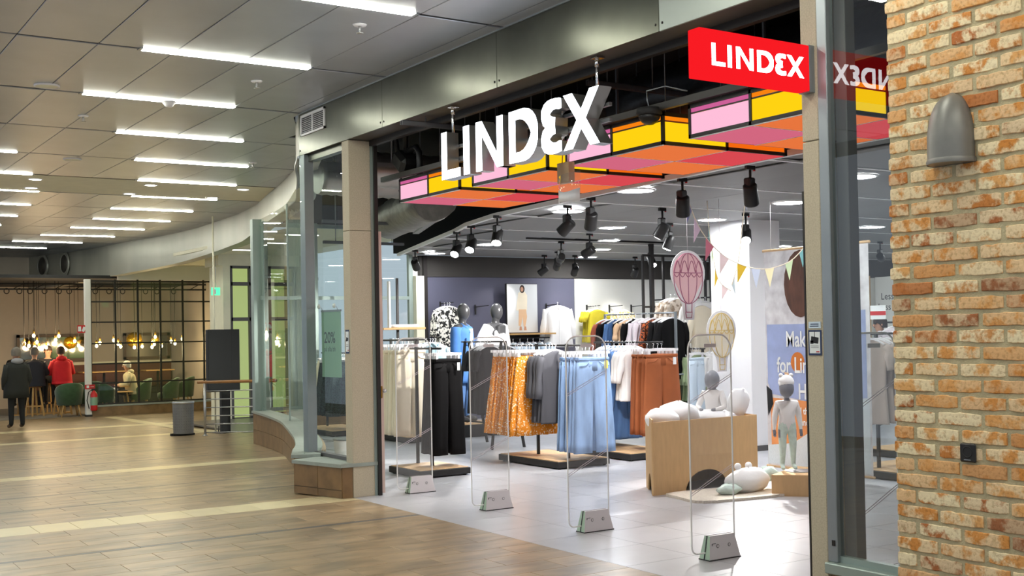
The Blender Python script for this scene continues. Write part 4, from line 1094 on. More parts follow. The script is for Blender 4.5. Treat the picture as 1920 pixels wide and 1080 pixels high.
# rack A
rack('black pole rack on wooden base holding black and cream trousers', 6.0, 11.63, 6.64, 12.4, [((6.35, 11.75, 1.42), (6.35, 12.5, 1.42)), ((6.35, 12.3, 1.52), (6.35, 13.2, 1.52))], [(6.35, 12.0, 1.44), (6.35, 12.35, 1.54)])
stack('trousers', 'trousers', 'cloth_black', 6, 6.47, 11.82, .055, 1.42, .42, 1.08, 'trousers', 'black wide trousers at the front of the left rack', 'black wide trousers hanging behind others on the left rack', 'black trousers on the left rack', seed=3, tagm='sticker_white')
stack('trousers', 'trousers', 'cloth_cream', 8, 6.37, 12.52, .065, 1.52, .46, 1.0, 'trousers', 'cream pleated trousers at the front beside the door column', 'cream trousers hanging in the row beside the door column', 'cream trousers beside the door column', seed=13)
# rack C
rack('black double rack on wooden base holding jeans and floral skirts', 7.6, 11.3, 8.34, 12.62, [((7.92, 11.1, 1.42), (7.92, 12.8, 1.42))], [(7.92, 11.55, 1.44), (7.92, 12.2, 1.44)])
stack('jeans', 'trousers', 'denim_light', 6, 8.02, 11.16, .07, 1.40, .56, 1.1, 'jeans', 'light blue wide jeans with yellow tag at the front of the rack', 'light blue wide jeans hanging behind the front pair', 'light blue jeans behind the acrylic gate', tagm='cloth_mustard', seed=21)
stack('blouse', 'top', 'cloth_grey', 4, 7.86, 11.70, .07, 1.42, .48, .80, 'blouse', 'dark grey ruffled blouse at the front between jeans and floral skirts', 'dark grey blouse hanging between jeans and floral skirts', 'dark grey blouses on the middle rack', seed=31)
stack('skirt', 'skirt', 'cloth_floral', 9, 7.74, 12.02, .07, 1.42, .60, .95, 'skirt', 'mustard floral skirt at the front of its row', 'mustard floral skirt hanging in the row left of the jeans', 'mustard floral skirts', seed=41)
# rack D
rack('black rack on wooden base holding rust trousers and denim shirts', 8.72, 11.4, 9.46, 12.72, [((9.26, 11.4, 1.43), (9.26, 12.85, 1.43))], [(9.26, 11.65, 1.44), (9.26, 12.45, 1.44)])
stack('trousers', 'trousers', 'cloth_rust', 5, 9.30, 11.48, .075, 1.40, .62, 1.0, 'trousers', 'rust orange trousers with white tag at the front of the rack', 'rust orange trousers hanging behind the front pair', 'rust orange trousers', tagm='sticker_white', seed=51)
stack('blouse', 'top', 'cloth_white', 3, 9.22, 11.92, .075, 1.43, .48, .62, 'blouse', 'white puff sleeve blouse beside the rust trousers', 'white blouse behind another beside the rust trousers', 'white blouses beside rust trousers', seed=61)
stack('denim_shirt', 'shirt', 'denim_mid', 7, 9.28, 12.18, .075, 1.43, .5, 1.12, 'shirt', 'long blue denim shirt at the front of the denim row', 'long blue denim shirt hanging in the row behind the light jeans', 'long denim shirts', seed=71)
# rack B, A-frame
t = rack('black A-frame rack holding dark printed tops', 8.1, 13.8, 8.9, 14.9, [((8.45, 13.8, 1.46), (8.45, 15.0, 1.46))], [], base=False)
for y in (-.5, .5):
    for s in (-1, 1): MB().bar((s*.26, y, 0), (s*.03-.05, y, 1.47), .03).build('leg', 'black_soft', t)
MB().bar((-.2, -.5, .35), (-.2, .5, .35), .02).build('crossbar', 'black_soft', t)
stack('top', 'tee', 'cloth_print', 6, 8.52, 13.95, .075, 1.46, .5, .78, 'top', 'dark grey printed top at the front of the A-frame rack', 'dark grey printed top on the A-frame rack', 'printed tops on the A-frame rack', seed=81)
stack('top', 'tee', 'cloth_navy', 4, 8.25, 13.87, .08, 1.46, .44, .86, 'top', 'black long top at the left front of the A-frame rack', 'black long top on the A-frame rack', 'black tops on the A-frame rack', seed=85)
stack('shirt', 'shirt', 'denim_mid', 3, 8.6, 14.45, .08, 1.46, .46, .8, 'shirt', 'blue shirt at the back of the A-frame rack, front one', 'blue shirt at the back of the A-frame rack', 'blue shirts on the A-frame rack', seed=89)
# rack G far left
rack('black rack on wooden base holding brown knits at the back left', 7.8, 15.5, 8.55, 17.1, [((8.2, 15.5, 1.5), (8.2, 17.0, 1.5))], [(8.2, 15.9, 1.52), (8.2, 16.8, 1.52)])
stack('jumper', 'top', 'cloth_brown', 6, 8.42, 16.2, .08, 1.48, .5, .8, 'jumper', 'dark brown jumper at the front behind the cream trousers', 'dark brown jumper behind the cream trousers', 'dark brown jumpers', seed=95)
stack('shirt', 'shirt', 'cloth_teal', 4, 8.35, 15.62, .08, 1.5, .46, .5, 'shirt', 'pale blue shirt at the front above the black trousers', 'pale blue shirt above the black trousers', 'pale blue shirts', seed=99)
garment('top', 'tee', 'cloth_rust', .42, .62, 'top', 'orange top peeking out between cream and brown clothes', (8.14, 16.05, 1.45), .1, None, 5)
# rack E
t = rack('grey tube rack holding black and patterned blouses', 10.5, 12.85, 10.95, 14.6, [((10.7, 12.88, 1.82), (10.7, 14.55, 1.82)), ((10.7, 12.88, .95), (11.0, 12.88, .95))], [(10.7, 12.88, 1.83), (10.7, 14.55, 1.83)], base=False, mat='rack_grey')
MB().bar((-.4, -.85, .03), (.4, -.85, .03), .04).build('foot', 'rack_grey', t); MB().bar((-.4, .85, .03), (.4, .85, .03), .04).build('foot', 'rack_grey', t)
stack('blouse', 'top', 'cloth_black', 4, 10.72, 12.98, .07, 1.80, .54, .80, 'blouse', 'black draped blouse at the front of the grey tube rack', 'black blouse behind the front one on the grey tube rack', 'black blouses on the grey rack', seed=111)
for i, (mt, k, nm, lb) in enumerate((('cloth_leopard', 'top', 'blouse', 'rust leopard print blouse on the grey tube rack'), ('cloth_lilac', 'top', 'blouse', 'pale lilac blouse nearest the leopard print one'), ('cloth_lilac', 'top', 'blouse', 'pale lilac blouse farther from the leopard print one'), ('cloth_black', 'shirt', 'jacket', 'black jacket between lilac and peach tops'), ('cloth_peach', 'tee', 'top', 'peach short sleeve top on the grey tube rack'), ('cloth_black', 'tank', 'top', 'black top with yellow tag on the grey tube rack'), ('denim_mid', 'shirt', 'shirt', 'blue denim shirt among black tops on grey rack'), ('cloth_black', 'top', 'blouse', 'black blouse next to the terracotta one'), ('cloth_terracotta', 'top', 'blouse', 'terracotta blouse at the far end of grey rack'))):
    garment(nm, k, mt, .5, .78, nm, lb, (10.70-.012*i, 13.36+.13*i, 1.80), rng.uniform(-.06, .06), 'blouses on the grey rack', 120+i, pricetag='cloth_mustard' if i == 5 else None)
# frame F and the bright clothes on it
t = thing('clothing_stand', 'tall black tube display frame reaching towards the ceiling', 'display frame', (12.5, 15.0, 0))
for x, z in ((-.7, 2.78), (-.28, 2.78), (.62, 2.78), (.74, 2.78)):
    MB().bar((x, 0, 0), (x, 0, z), .035).build('upright', 'black_soft', t)
MB().bar((-.52, 0, 0), (-.52, 0, ZS-.01), .06).build('main_post', 'black_soft', t)
MB().bar((-.7, 0, 2.78), (.74, 0, 2.78), .035).build('top_bar', 'black_soft', t)
for z in (1.95, 1.25): MB().bar((-.7, 0, z), (.74, 0, z), .03).build('cross_bar', 'black_soft', t)
MB().bar((-.46, 0, 2.06), (-.46, -1.35, 2.06), .022).build('arm', 'black_soft', t)
stack('jacket', 'jacket', 'cloth_camo', 3, 12.02, 14.35, .12, 2.12, .62, .86, 'jacket', 'pale camouflage jacket at the front of the tall frame', 'pale camouflage jacket behind on the tall frame', 'camouflage jackets', seed=141)
stack('blouse', 'top', 'cloth_white', 3, 12.02, 13.75, .12, 2.05, .56, .78, 'blouse', 'bright white blouse beneath the pink balloon at right', 'bright white blouse behind another near the column', 'white blouses near the column', seed=151)
garment('dress', 'dress', 'cloth_cream', .5, 1.0, 'dress', 'pale yellow dress hanging behind the white blouses', (11.85, 13.65, 2.0), .1, None, 155)
t = rack('low black rack with sage and white clothes beside the column', 10.9, 12.75, 11.4, 13.6, [((11.12, 12.75, 1.3), (11.12, 13.6, 1.3))], [(11.12, 12.8, 1.3), (11.12, 13.5, 1.3)], base=False)
garment('trousers', 'trousers', 'cloth_pale_blue', .34, .9, 'trousers', 'pale blue jeans hanging beside the grey rack post', (10.93, 12.72, 1.3), 0, None, 161)
stack('cardigan', 'top', 'cloth_sage', 3, 11.06, 12.82, .08, 1.3, .40, .62, 'cardigan', 'sage green cardigan at the front behind the cardboard box', 'sage green cardigan behind the cardboard box', 'sage green cardigans', seed=165)
stack('jacket', 'jacket', 'cloth_white', 2, 11.34, 12.8, .1, 1.3, .42, .55, 'jacket', 'white padded jacket behind the seated child mannequin', 'white padded jacket farther behind the child mannequin', 'white jackets on the low rack', seed=169)
garment('skirt', 'skirt', 'cloth_olive', .4, .55, 'skirt', 'dark olive skirt below the sage cardigans', (11.1, 13.3, 1.1), 0, None, 173)
# rack H seen through the right window
t = rack('black rack on wooden base holding beige tops behind right window', 9.55, 8.05, 10.7, 8.85, [((9.6, 8.45, 1.50), (10.8, 8.45, 1.50))], [(9.75, 8.45, 1.5), (10.6, 8.45, 1.5)])
stack('top', 'tee', 'cloth_beige', 7, 9.66, 8.45, .085, 1.5, .50, .82, 'top', 'beige V-neck top at the front behind the right window', 'beige top in the row behind the right window', 'beige tops behind the right window', along='x', tagm='sticker_white', seed=181)
stack('top', 'tee', 'cloth_lilac', 4, 11.4, 9.6, .09, 1.62, .46, .6, 'top', 'lilac grey top on the far rail behind the right window', 'lilac grey tops row behind the right window', 'lilac tops behind the right window', along='x', seed=187)
rack('far black rack behind the right window', 11.2, 9.2, 12.4, 10.0, [((11.3, 9.6, 1.62), (12.3, 9.6, 1.62))], [(11.5, 9.6, 1.62), (12.2, 9.6, 1.62)])
# rack W seen through the narrow left window
rack('wooden base rack seen through the narrow left window', 7.45, 17.4, 8.2, 18.7, [((7.85, 17.4, 1.30), (7.85, 18.7, 1.30))], [(7.85, 17.6, 1.32), (7.85, 18.5, 1.32)])
stack('skirt', 'skirt', 'cloth_darkteal', 7, 7.72, 17.5, .09, 1.28, .52, .85, 'skirt', 'dark teal skirt at the front seen through the narrow window', 'dark teal skirt seen through the narrow window', 'dark teal skirts', seed=191)
stack('blouse', 'top', 'cloth_cream', 2, 7.88, 18.3, .12, 1.30, .46, .7, 'blouse', 'cream blouse at the front through the narrow window', 'cream blouse behind another through the narrow window', 'cream blouses through the narrow window', seed=195)
t = thing('perforated_stool', 'small white perforated drum stool seen through narrow window', 'stool', (6.35, 14.3, 0))
b = MB(); b.lathe([(.17, 0), (.19, .25)], n=24, caps=False); b.build('drum', 'white_plastic', t)
b = MB(); b.lathe([(.001, .262), (.195, .262), (.2, .25), (.195, .24)], n=24); b.build('top', 'rack_grey', t)
b = MB()
for i in range(3):
    for j in range(3): b.box(-.05+.04*i, -.19, .08+.045*j, -.036+.04*i, -.176, .095+.045*j)
b.build('hole', 'mark', t)
t = thing('display_shelf', 'oak display shelf on black posts at the back left', 'shelf', (8.72, 17.5, 0))
MB().box(-.38, -.16, 1.66, .38, .16, 1.695, bev=.004).build('board', 'wood_oak', t)
for x in (-.34, -.05): MB().bar((x, 0, 0), (x, 0, 2.5), .035).build('upright', 'frame_dark', t)
MB().bar((-.2, 0, 1.7), (-.2, 0, 2.45), .07, .03).build('light_tube', 'shop_profile', t)
b = MB(); b.loft([ring(0, z, .26*k, .11*k, 20, 5, .1, 1) for z, k in ((0, .95), (.015, 1), (.03, .98), (.05, .9))]); tag(b.build('folded_cloth', 'white_cloth', None, loc=(8.8, 17.5, 1.697)), 'folded white clothes on the oak shelf', 'clothes')

# ---- back wall display
def hook(x, z, label, L=.28):
    t = thing('wall_hook', label, 'hook', (x, 18.96, z), 0, 'arm hooks on the back wall')
    MB().box(-.012, -.012, -.14, .012, .01, .04).build('bracket', 'black', t)
    MB().bar((0, 0, 0), (.12, -L, .02), .014).build('arm', 'black', t)
hook(10.98, 2.06, 'empty black arm hook on the purple wall'); hook(13.5, 2.05, 'black arm hook above the mustard shirt'); hook(14.05, 2.05, 'middle black arm hook on the white wall'); hook(14.6, 2.05, 'right black arm hook on the white wall'); hook(12.55, 2.08, 'black arm hook above the white jacket'); hook(10.25, 2.12, 'black arm hook above the monochrome blouse')
stack('blouse', 'top', 'cloth_bw', 3, 10.30, 18.70, .08, 2.12, .5, .75, 'blouse', 'black and white floral blouse, front one, on purple wall', 'black and white floral blouse behind another on purple wall', 'floral blouses on the purple wall', seed=201)
garment('jacket', 'jacket', 'cloth_white', .68, .72, 'jacket', 'white hooded teddy jacket hanging on the purple wall', (12.6, 18.65, 2.12), 0, None, 205)
stack('shirt', 'tee', 'cloth_mustard', 3, 13.5, 18.62, .09, 2.05, .52, .58, 'shirt', 'mustard short sleeve shirt, front one, on white wall', 'mustard short sleeve shirt behind another on white wall', 'mustard shirts', seed=209)
stack('blouse', 'tee', 'cloth_palefloral', 3, 14.15, 18.62, .09, 2.03, .5, .6, 'blouse', 'pale yellow floral blouse, front one, on white wall', 'pale yellow floral blouse behind another on white wall', 'pale floral blouses', seed=213)
t = thing('wall_shelf', 'oak shelf with rail of denim below the fashion picture', 'shelf', (11.9, 18.6, 1.5))
MB().box(-.5, -.18, .03, .5, .3, .06).build('board', 'wood_oak', t)
MB().box(-.48, .3, -.1, .48, .36, .03).build('bracket', 'black', t)
MB().tube([(-.48, 0, -.03), (.48, 0, -.03)], .012, 8).build('rail', 'black', t)
stack('shirt', 'shirt', 'cloth_pale_blue', 6, 11.5, 18.5, .15, 1.44, .42, .5, 'shirt', 'pale blue shirt at left end of rail below picture', 'pale blue shirt on the rail below the fashion picture', 'pale shirts below the picture', along='x', seed=217)
t = thing('fashion_picture', 'tall framed print of a figure in cream clothes on shelf', 'picture', (11.85, 18.72, 1.565))
MB().box(-.34, 0, 0, .34, .05, .92).build('frame', 'black_soft', t)
MB().box(-.33, -.004, .01, .335, 0, .91).build('print', 'picture_grey', t)
def flat(poly, mat, name, par, y): 
    b = MB(); b.prism(poly, lambda u, v, w: (u, y+w, v), -.0008, 0); return b.build(name, mat, par)
def ell(cx, cy, rx, ry, n=20): return [(cx+rx*math.cos(2*PI*i/n), cy+ry*math.sin(2*PI*i/n)) for i in range(n)]
flat([(-.14, .42), (-.09, .74), (-.03, .78), (.06, .77), (.11, .7), (.1, .42)], 'cloth_cream', 'printed_blouse', t, -.005)
flat([(-.08, .44), (.08, .44), (.1, .3), (.06, .12), (.02, .12), (.0, .3), (-.04, .12), (-.09, .14)], 'cloth_peach', 'printed_trousers', t, -.0055)
flat(ell(.0, .82, .055, .075), 'hair_brown', 'printed_hair', t, -.006); flat(ell(-.005, .815, .032, .045), 'skin', 'printed_face', t, -.007)
for x in (-.065, .035): flat([(x, .12), (x+.04, .12), (x+.05, .05), (x-.01, .05)], 'skin', 'printed_leg', t, -.006)
# posters on the far wall beyond the right window
t = thing('wall_poster', 'pale blue photo poster on the far wall beyond right window', 'poster', (19.55, 17.35, 1.05)); t.rotation_euler = (0, 0, 0)
MB().box(-.02, -.25, 0, .0, .28, 1.55).build('sheet', 'blue_photo', t); MB().box(-.03, -.29, -.02, -.001, -.25, 1.58).build('frame_edge', 'wood_light', t)
t = thing('slogan_poster', 'white poster with grey lettering on far wall beyond right window', 'poster', (19.7, 16.55, 1.05))
MB().box(-.02, -.6, 0, 0, .5, 1.55).build('sheet', 'picture_white', t)
text('slogan', 'Less', .2, 'mark', t, (19.678, 16.9, 2.12), (0, -1, 0), (0, 0, 1)); text('slogan', 'Less', .2, 'mark', t, (19.678, 16.98, 1.9), (0, -1, 0), (0, 0, 1))
t = thing('price_sign', 'small red and white price sign on the far rack', 'sign', (11.3, 9.75, 1.66))
MB().box(-.004, -.12, 0, 0, .12, .17).build('card', 'sticker_white', t); MB().box(-.006, -.12, .05, -.004, .12, .1).build('red_band', 'red_paint', t); MB().bar((0, 0, -.05), (0, 0, .0), .01).build('clip', 'black', t)

# ---- sale poster in the narrow window
t = thing('sale_poster', 'pale green hanging poster reading 20% in the narrow window', 'poster', (5.0, 11.645, 1.155))
MB().box(-.002, -.25, 0, .002, .25, .695).build('sheet', 'poster_green', t)
MB().box(-.006, -.255, .685, .006, .255, .705).build('top_bar', 'alu', t)
for y in (-.18, .22):
    b = MB(); b.lathe([(.001, -.03), (.022, -.022), (.026, -.008), (.01, .0)], c=(-.03, y, .745), n=12, ax='x'); b.build('suction_cup', 'white_plastic', t)
    MB().tube([(-.02, y, .74), (0, y, .70)], .003, 5).build('hook', 'chrome', t)
text('figures', '20%', .165, 'ink', t, (4.997, 11.83, 1.515), (0, -1, 0), (0, 0, 1), bold=.002, sx=1.05)
text('words', 'p\u00e5 alla bh', .075, 'ink', t, (4.997, 11.83, 1.425), (0, -1, 0), (0, 0, 1), sx=1.05)

# ================================================================== kids corner
t = thing('cardboard_box', 'large open cardboard box with arched cutouts and white bedding', 'box', (7.77, 9.25, 0))
def cb(pts, fn, mat='cardboard', name='side'): 
    b = MB(); b.prism(pts, fn, 0, .012, 0); return b.build(name, mat, t)
W2, D2, HB = .69, .33, .70
FLc, FRc, BRc, BLc = Vector((-.69, -.34, 0)), Vector((.69, -.33, 0)), Vector((.80, .28, 0)), Vector((-.33, .22, 0))
def wallcb(p, q, poly):
    ln = (q-p).length; d = (q-p)/ln; nn = Vector((-d.y, d.x, 0)); cb([(u*ln, v) for u, v in poly], lambda u, v, w: tuple(p+d*u+nn*w+Vector((0, 0, v))))
arch = [(-W2, 0), (-W2, HB), (W2, HB), (W2, 0), (.14, 0)]+[(-.10+.24*math.cos(PI*i/14)*1.0, .19*math.sin(PI*i/14)) for i in range(1, 14)]+[(-.34, 0)]
arch = [(-W2, 0), (-W2, HB), (W2, HB), (W2, 0)]+[(-.06+.30*math.cos(PI*i/16), .20*math.sin(PI*i/16)) for i in range(0, 17)]
wallcb(FLc, FRc, [(0, 0), (0, HB), (1, HB), (1, 0)]+[(.50+.20*math.cos(PI*i/16), .20*math.sin(PI*i/16)) for i in range(17)])
wallcb(FRc, BRc, [(0, 0), (0, HB), (1, HB), (1, 0)]); wallcb(BRc, BLc, [(0, 0), (0, HB), (1, HB), (1, 0)])
wallcb(BLc, FLc, [(0, 0), (0, HB+.03), (1, HB+.03), (1, 0)]+[(.55+.24*math.cos(PI*i/12), .18*math.sin(PI*i/12)) for i in range(13)])
MB().prism([tuple(p.xy*.97) for p in (FLc, FRc, BRc, BLc)], lambda u, v, w: (u, v, w), HB-.16, HB-.15).build('inner_floor', 'cardboard', t)
def puff(b, c, r, seed, n=22, m=10, amp=.06):
    q = random.Random(seed); a1, a2, a3 = q.uniform(0, 6), q.uniform(0, 6), q.uniform(0, 6); rings = []
    for i in range(m+1):
        th = max(.05, min(PI-.05, PI*i/m)); rr = []
        for j in range(n):
            p = 2*PI*j/n; k = 1+amp*(math.sin(3*p+a1+2*th)+.6*math.sin(5*p+a2-3*th)+.5*math.sin(7*th+a3))
            rr.append((c[0]+r[0]*k*math.sin(th)*math.cos(p), c[1]+r[1]*k*math.sin(th)*math.sin(p), c[2]+r[2]*k*math.cos(th)))
        rings.append(rr)
    b.loft(rings)
for c, r, l, s in (((7.38, 9.13, .71), (.17, .17, .10), 'white duvet bump at the left end of the cardboard box', 1), ((7.66, 9.2, .73), (.2, .22, .13), 'rounded white duvet in the middle of the cardboard box', 2), ((8.05, 9.2, .69), (.3, .24, .07), 'white bedding beneath the seated child mannequin', 3)):
    b = MB(); puff(b, c, r, s); tag(b.build('duvet', 'white_cloth'), l, 'bedding')
b = MB(); puff(b, (0, 0, 0), (.14, .07, .17), 9, amp=.05); o = b.build('cushion', 'white_cloth', None, loc=(8.42, 9.16, .80)); o.rotation_euler = (0, R(35), 0); tag(o, 'white pointed cushion at the right end of cardboard box', 'cushion')
b = MB(); q = random.Random(5); 
pts = []
for i in range(60):
    a = 2*PI*i/60; c, s = math.cos(a), math.sin(a); pts.append((abs(c)**.35*(1 if c > 0 else -1)*.52+q.uniform(-.012, .012), abs(s)**.35*(1 if s > 0 else -1)*.36+q.uniform(-.012, .012)))
rot = R(-8)
b.prism([(x*math.cos(rot)-y*math.sin(rot), x*math.sin(rot)+y*math.cos(rot)) for x, y in pts], lambda u, v, w: (u, v, w), 0, .025)
tag(b.build('rug', 'rug', None, loc=(7.62, 8.46, .0)), 'small cream fluffy rug in front of the cardboard box', 'rug')
t = thing('plush_toy', 'white plush animal lying on the cream rug', 'toy', (7.86, 8.42, .02))
b = MB(); puff(b, (0, 0, .11), (.26, .14, .12), 12, amp=.06); b.build('body', 'white_cloth', t)
b = MB(); puff(b, (-.28, -.03, .05), (.13, .09, .05), 13, amp=.1); b.build('sleeve', 'knit_mint', t)
for x in (-.08, .06): MB().sphere((x, .06, .24), .035).build('ear', 'white_cloth', t)
b = MB(); puff(b, (.26, 0, .15), (.09, .1, .07), 14, amp=.08); b.build('foot', 'knit_mint', t)
t = thing('cardboard_plinth', 'low cardboard box under the standing child mannequin', 'box', (8.28, 8.15, 0))
b = MB(); b.add([(-.38, -.0, 0), (-.1, -.32, 0), (.4, -.1, 0), (.3, .35, 0), (-.38, 0, .2), (-.1, -.32, .2), (.4, -.1, .2), (.3, .35, .2)], [(0, 3, 2, 1), (4, 5, 6, 7), (0, 1, 5, 4), (1, 2, 6, 5), (2, 3, 7, 6), (3, 0, 4, 7)]); b.build('body', 'cardboard', t)
b = MB(); b.add([(-.10, -.326, 0), (-.07, -.312, .0), (-.098, -.326, .2)], [(0, 1, 2)]); b.build('corner_slit', 'dark_hole', t)
MB().lathe([(.14, .2), (.14, .206)], c=(.03, .03, 0), n=20).build('base_plate', 'rack_grey', t)

# poster banner
t = thing('banner_poster', 'tall hanging kids fashion banner with white lettering on poles', 'poster', (9.2, 8.85, .06)); PX = 9.2
def bp_(poly, mat, nm, k): 
    b = MB(); b.prism([(8.85+u, v) for u, v in poly], lambda u, v, w: (PX+w, u, v), -.001*k-.0006, -.001*k); b.build(nm, mat, t, world=True)
M('banner_sky', (224, 224, 226), .7, rgb2=(190, 188, 192), vs=7); M('banner_shirt', (150, 164, 204), .7, var=.08, vs=6); M('banner_skin', (214, 140, 84), .7, var=.06, vs=5); M('banner_hair', (84, 50, 36), .6, var=.3, vs=14, stretch=(1, 1, .3)); M('banner_pants', (206, 216, 222), .7, var=.08, vs=40, stretch=(1, 4, 1)); M('banner_balloon', (196, 112, 40), .7)
MB().box(PX, 8.85-.8, .08, PX+.004, 8.85+.68, 2.42).build('sheet', 'banner_sky', t, world=True)
for z in (2.43, .07): MB().tube([(PX+.002, 8.85-.82, z), (PX+.002, 8.85+.70, z)], .014, 8).build('pole', 'wood_light', t, world=True)
bp_([(.66, 1.62), (.66, .98), (.6, .86), (.1, .80), (-.75, .86), (-.75, 1.75), (-.1, 1.72), (.1, 1.62)], 'banner_shirt', 'printed_shirt', 1)
bp_([(.62, .82), (.1, .80), (-.3, .8), (-.1, .45), (.3, .35), (.62, .28)], 'banner_skin', 'printed_skin', 2)
bp_([(.67, .3), (.3, .34), (-.1, .55), (-.2, .8), (-.78, .86), (-.78, .1), (.67, .1)], 'banner_pants', 'printed_trousers', 3)
bp_(ell(.14, 2.05, .24, .36), 'banner_hair', 'printed_hair', 4)
bp_(ell(.2, 1.21, .10, .11), 'banner_balloon', 'printed_balloon', 5)
bp_([(.34, 1.1), (.4, 1.1), (.39, 1.02), (.33, 1.02)], 'cloth_peach', 'printed_basket', 5)
bp_([(.68, .95), (.66, .62), (.58, .75), (.6, .9)], 'black', 'printed_shadow', 5)
for s, z, sz in (('Make', 1.36, .24), ('for Lind', 1.10, .24), ('Ho', .84, .24)):
    pass
text('lettering', 'Make', .235, 'sticker_white', t, (PX-.008, 9.22, 1.38), (0, -1, 0), (0, 0, 1), bold=.004, sx=.74)
text('lettering', 'for Lind', .235, 'sticker_white', t, (PX-.008, 9.36, 1.10), (0, -1, 0), (0, 0, 1), bold=.004, sx=.74)
text('lettering', 'Ho', .235, 'sticker_white', t, (PX-.008, 9.05, .82), (0, -1, 0), (0, 0, 1), bold=.004, sx=.74)
text('lettering', 'Find the co', .10, 'sticker_white', t, (PX-.008, 9.14, .66), (0, -1, 0), (0, 0, 1), bold=.002, sx=.8)
text('lettering', 'and a', .10, 'sticker_white', t, (PX-.008, 9.02, .54), (0, -1, 0), (0, 0, 1), bold=.002, sx=.8)
b = MB()
for y in (9.42, 8.3): b.tube([(PX, y, 2.44), (PX, y, ZS)], .003, 5)
b.build('suspension', 'white_plastic', t, world=True)

# balloons cut from card
def balloon(name, label, loc, sc, m0, m1):
    t = thing(name, label, 'decoration', loc, 0, 'card hot air balloons')
    def out(g):
        p = []
        for i in range(25):
            a = R(-35)+R(250)*i/24; p.append(((.215+g)*math.cos(a)*sc, (.44+(.22+g)*math.sin(a))*sc))
        return p+[((-.07-g)*sc, (.10)*sc), ((-.05-g)*sc, (-.04-g)*sc), ((.05+g)*sc, (-.04-g)*sc), ((.07+g)*sc, .10*sc)]
    b = MB(); b.prism(out(.022), lambda u, v, w: (u, w, v), 0, .008); b.build('card', 'col_white', t)
    env = [p for p in out(-.006)][:25]+[(-.045*sc, .12*sc), (.045*sc, .12*sc)]
    b = MB(); b.prism(env, lambda u, v, w: (u, w, v), -.002, 0); b.build('envelope_print', m0, t)
    b = MB()
    def line(pts): b.tube([(x*sc, -.003, z*sc) for x, z in pts], .0038*sc+.001, 5)
    for k in (-.2, -.12, 0, .12, .2):
        line([(k*math.sin(q)*1.0, .65-.54*(1-math.cos(q))/2*1.0) for q in [PI*i/12 for i in range(13)]])
    line([(-.2, .44), (.2, .44)])
    for k in range(5): line([(-.2+.08*k+.08*i/6, .44-.045*math.sin(PI*i/6)) for i in range(7)])
    for k in range(4): line([(-.2+.1*k+.1*i/8, .44+.13*math.sin(PI*i/8)) for i in range(9)])
    line([(-.045, .02), (.045, .02), (.035, -.04), (-.035, -.04), (-.045, .02)]); line([(-.045, .12), (-.04, .02)]); line([(.045, .12), (.04, .02)])
    b.build('line_print', m1, t)
    MB().tube([(0, .004, .67*sc), (0, .004, ZS-loc[2])], .002, 4).build('string', 'cloth_lilac', t)
M('balloon_pink', (236, 196, 200), .7); M('balloon_pink_line', (176, 110, 134), .7); M('balloon_cream', (246, 238, 216), .7); M('balloon_yellow_line', (214, 186, 110), .7)
balloon('card_balloon', 'pink card hot air balloon hanging above the box', (7.82, 9.2, 1.74), .95, 'balloon_pink', 'balloon_pink_line')
balloon('card_balloon', 'cream card hot air balloon with yellow lines behind the gate', (8.57, 9.55, 1.18), .88, 'balloon_cream', 'balloon_yellow_line')
# bunting
for i, (c, n_) in enumerate(((( 130, 130, 170), 'flag_violet'), ((222, 196, 214), 'flag_rose'), ((196, 110, 128), 'flag_berry'), ((240, 216, 214), 'flag_blush'), ((228, 186, 50), 'flag_gold'), ((206, 214, 232), 'flag_ice'), ((246, 236, 190), 'flag_lemon'), ((206, 224, 180), 'flag_lime'), ((126, 184, 184), 'flag_teal'), ((206, 220, 226), 'flag_mist'))): M(n_, c, .85)
def bunting(label, path, flags, size=.15):
    t = thing('bunting', label, 'decoration', path[0], 0, 'bunting strings')
    o0 = Vector(path[0]); sp = smoothpath([tuple(Vector(p)-o0) for p in path], 4)
    MB().tube(sp, .005, 5).build('cord', 'cloth_cream', t)
    ln = [0]
    for i in range(1, len(sp)): ln.append(ln[-1]+(Vector(sp[i])-Vector(sp[i-1])).length)
    for k, m_ in enumerate(flags):
        d = ln[-1]*(.08+.88*k/max(1, len(flags)-1)); i = max(j for j in range(len(ln)) if ln[j] <= d); i = min(i, len(sp)-2)
        a = Vector(sp[i]); tg = (Vector(sp[i+1])-a).normalized(); dn = Vector((0, 0, -1))+tg*(-.35 if tg.z < -.2 else 0)
        p = [a-tg*size*.42, a+tg*size*.42, a+dn.normalized()*size*1.25]
        b = MB(); n3 = Vector((.3, 1, 0)).normalized()*.002
        b.add([v+n3 for v in p]+[v-n3 for v in p], [(0, 1, 2), (5, 4, 3), (0, 3, 4, 1), (1, 4, 5, 2), (2, 5, 3, 0)]); b.build('flag', m_, t)
bunting('pastel bunting garland sagging across in front of the banner', [(7.28, 8.6, 2.93), (7.44, 8.6, 2.59), (7.65, 8.6, 2.37), (7.92, 8.6, 2.23), (8.28, 8.6, 2.17), (8.65, 8.6, 2.25), (8.9, 8.6, 2.43), (9.1, 8.6, 2.6)], ['flag_violet', 'flag_rose', 'flag_berry', 'flag_blush', 'flag_gold', 'flag_ice', 'flag_lemon', 'flag_lime', 'flag_teal', 'flag_mist'])
bunting('short bunting string hanging straight down before the white column', [(8.23, 8.75, 2.98), (8.15, 8.75, 2.56), (8.09, 8.75, 2.24), (8.0, 8.75, 2.02)], ['flag_ice', 'flag_mist'], .11)
bunting('pale bunting string hanging against the white column', [(8.58, 9.75, 2.98), (8.60, 9.75, 2.66), (8.64, 9.75, 2.43), (8.72, 9.75, 2.12), (8.9, 9.75, 2.0)], ['flag_mist', 'flag_teal', 'flag_lime', 'flag_gold', 'flag_blush'], .12)
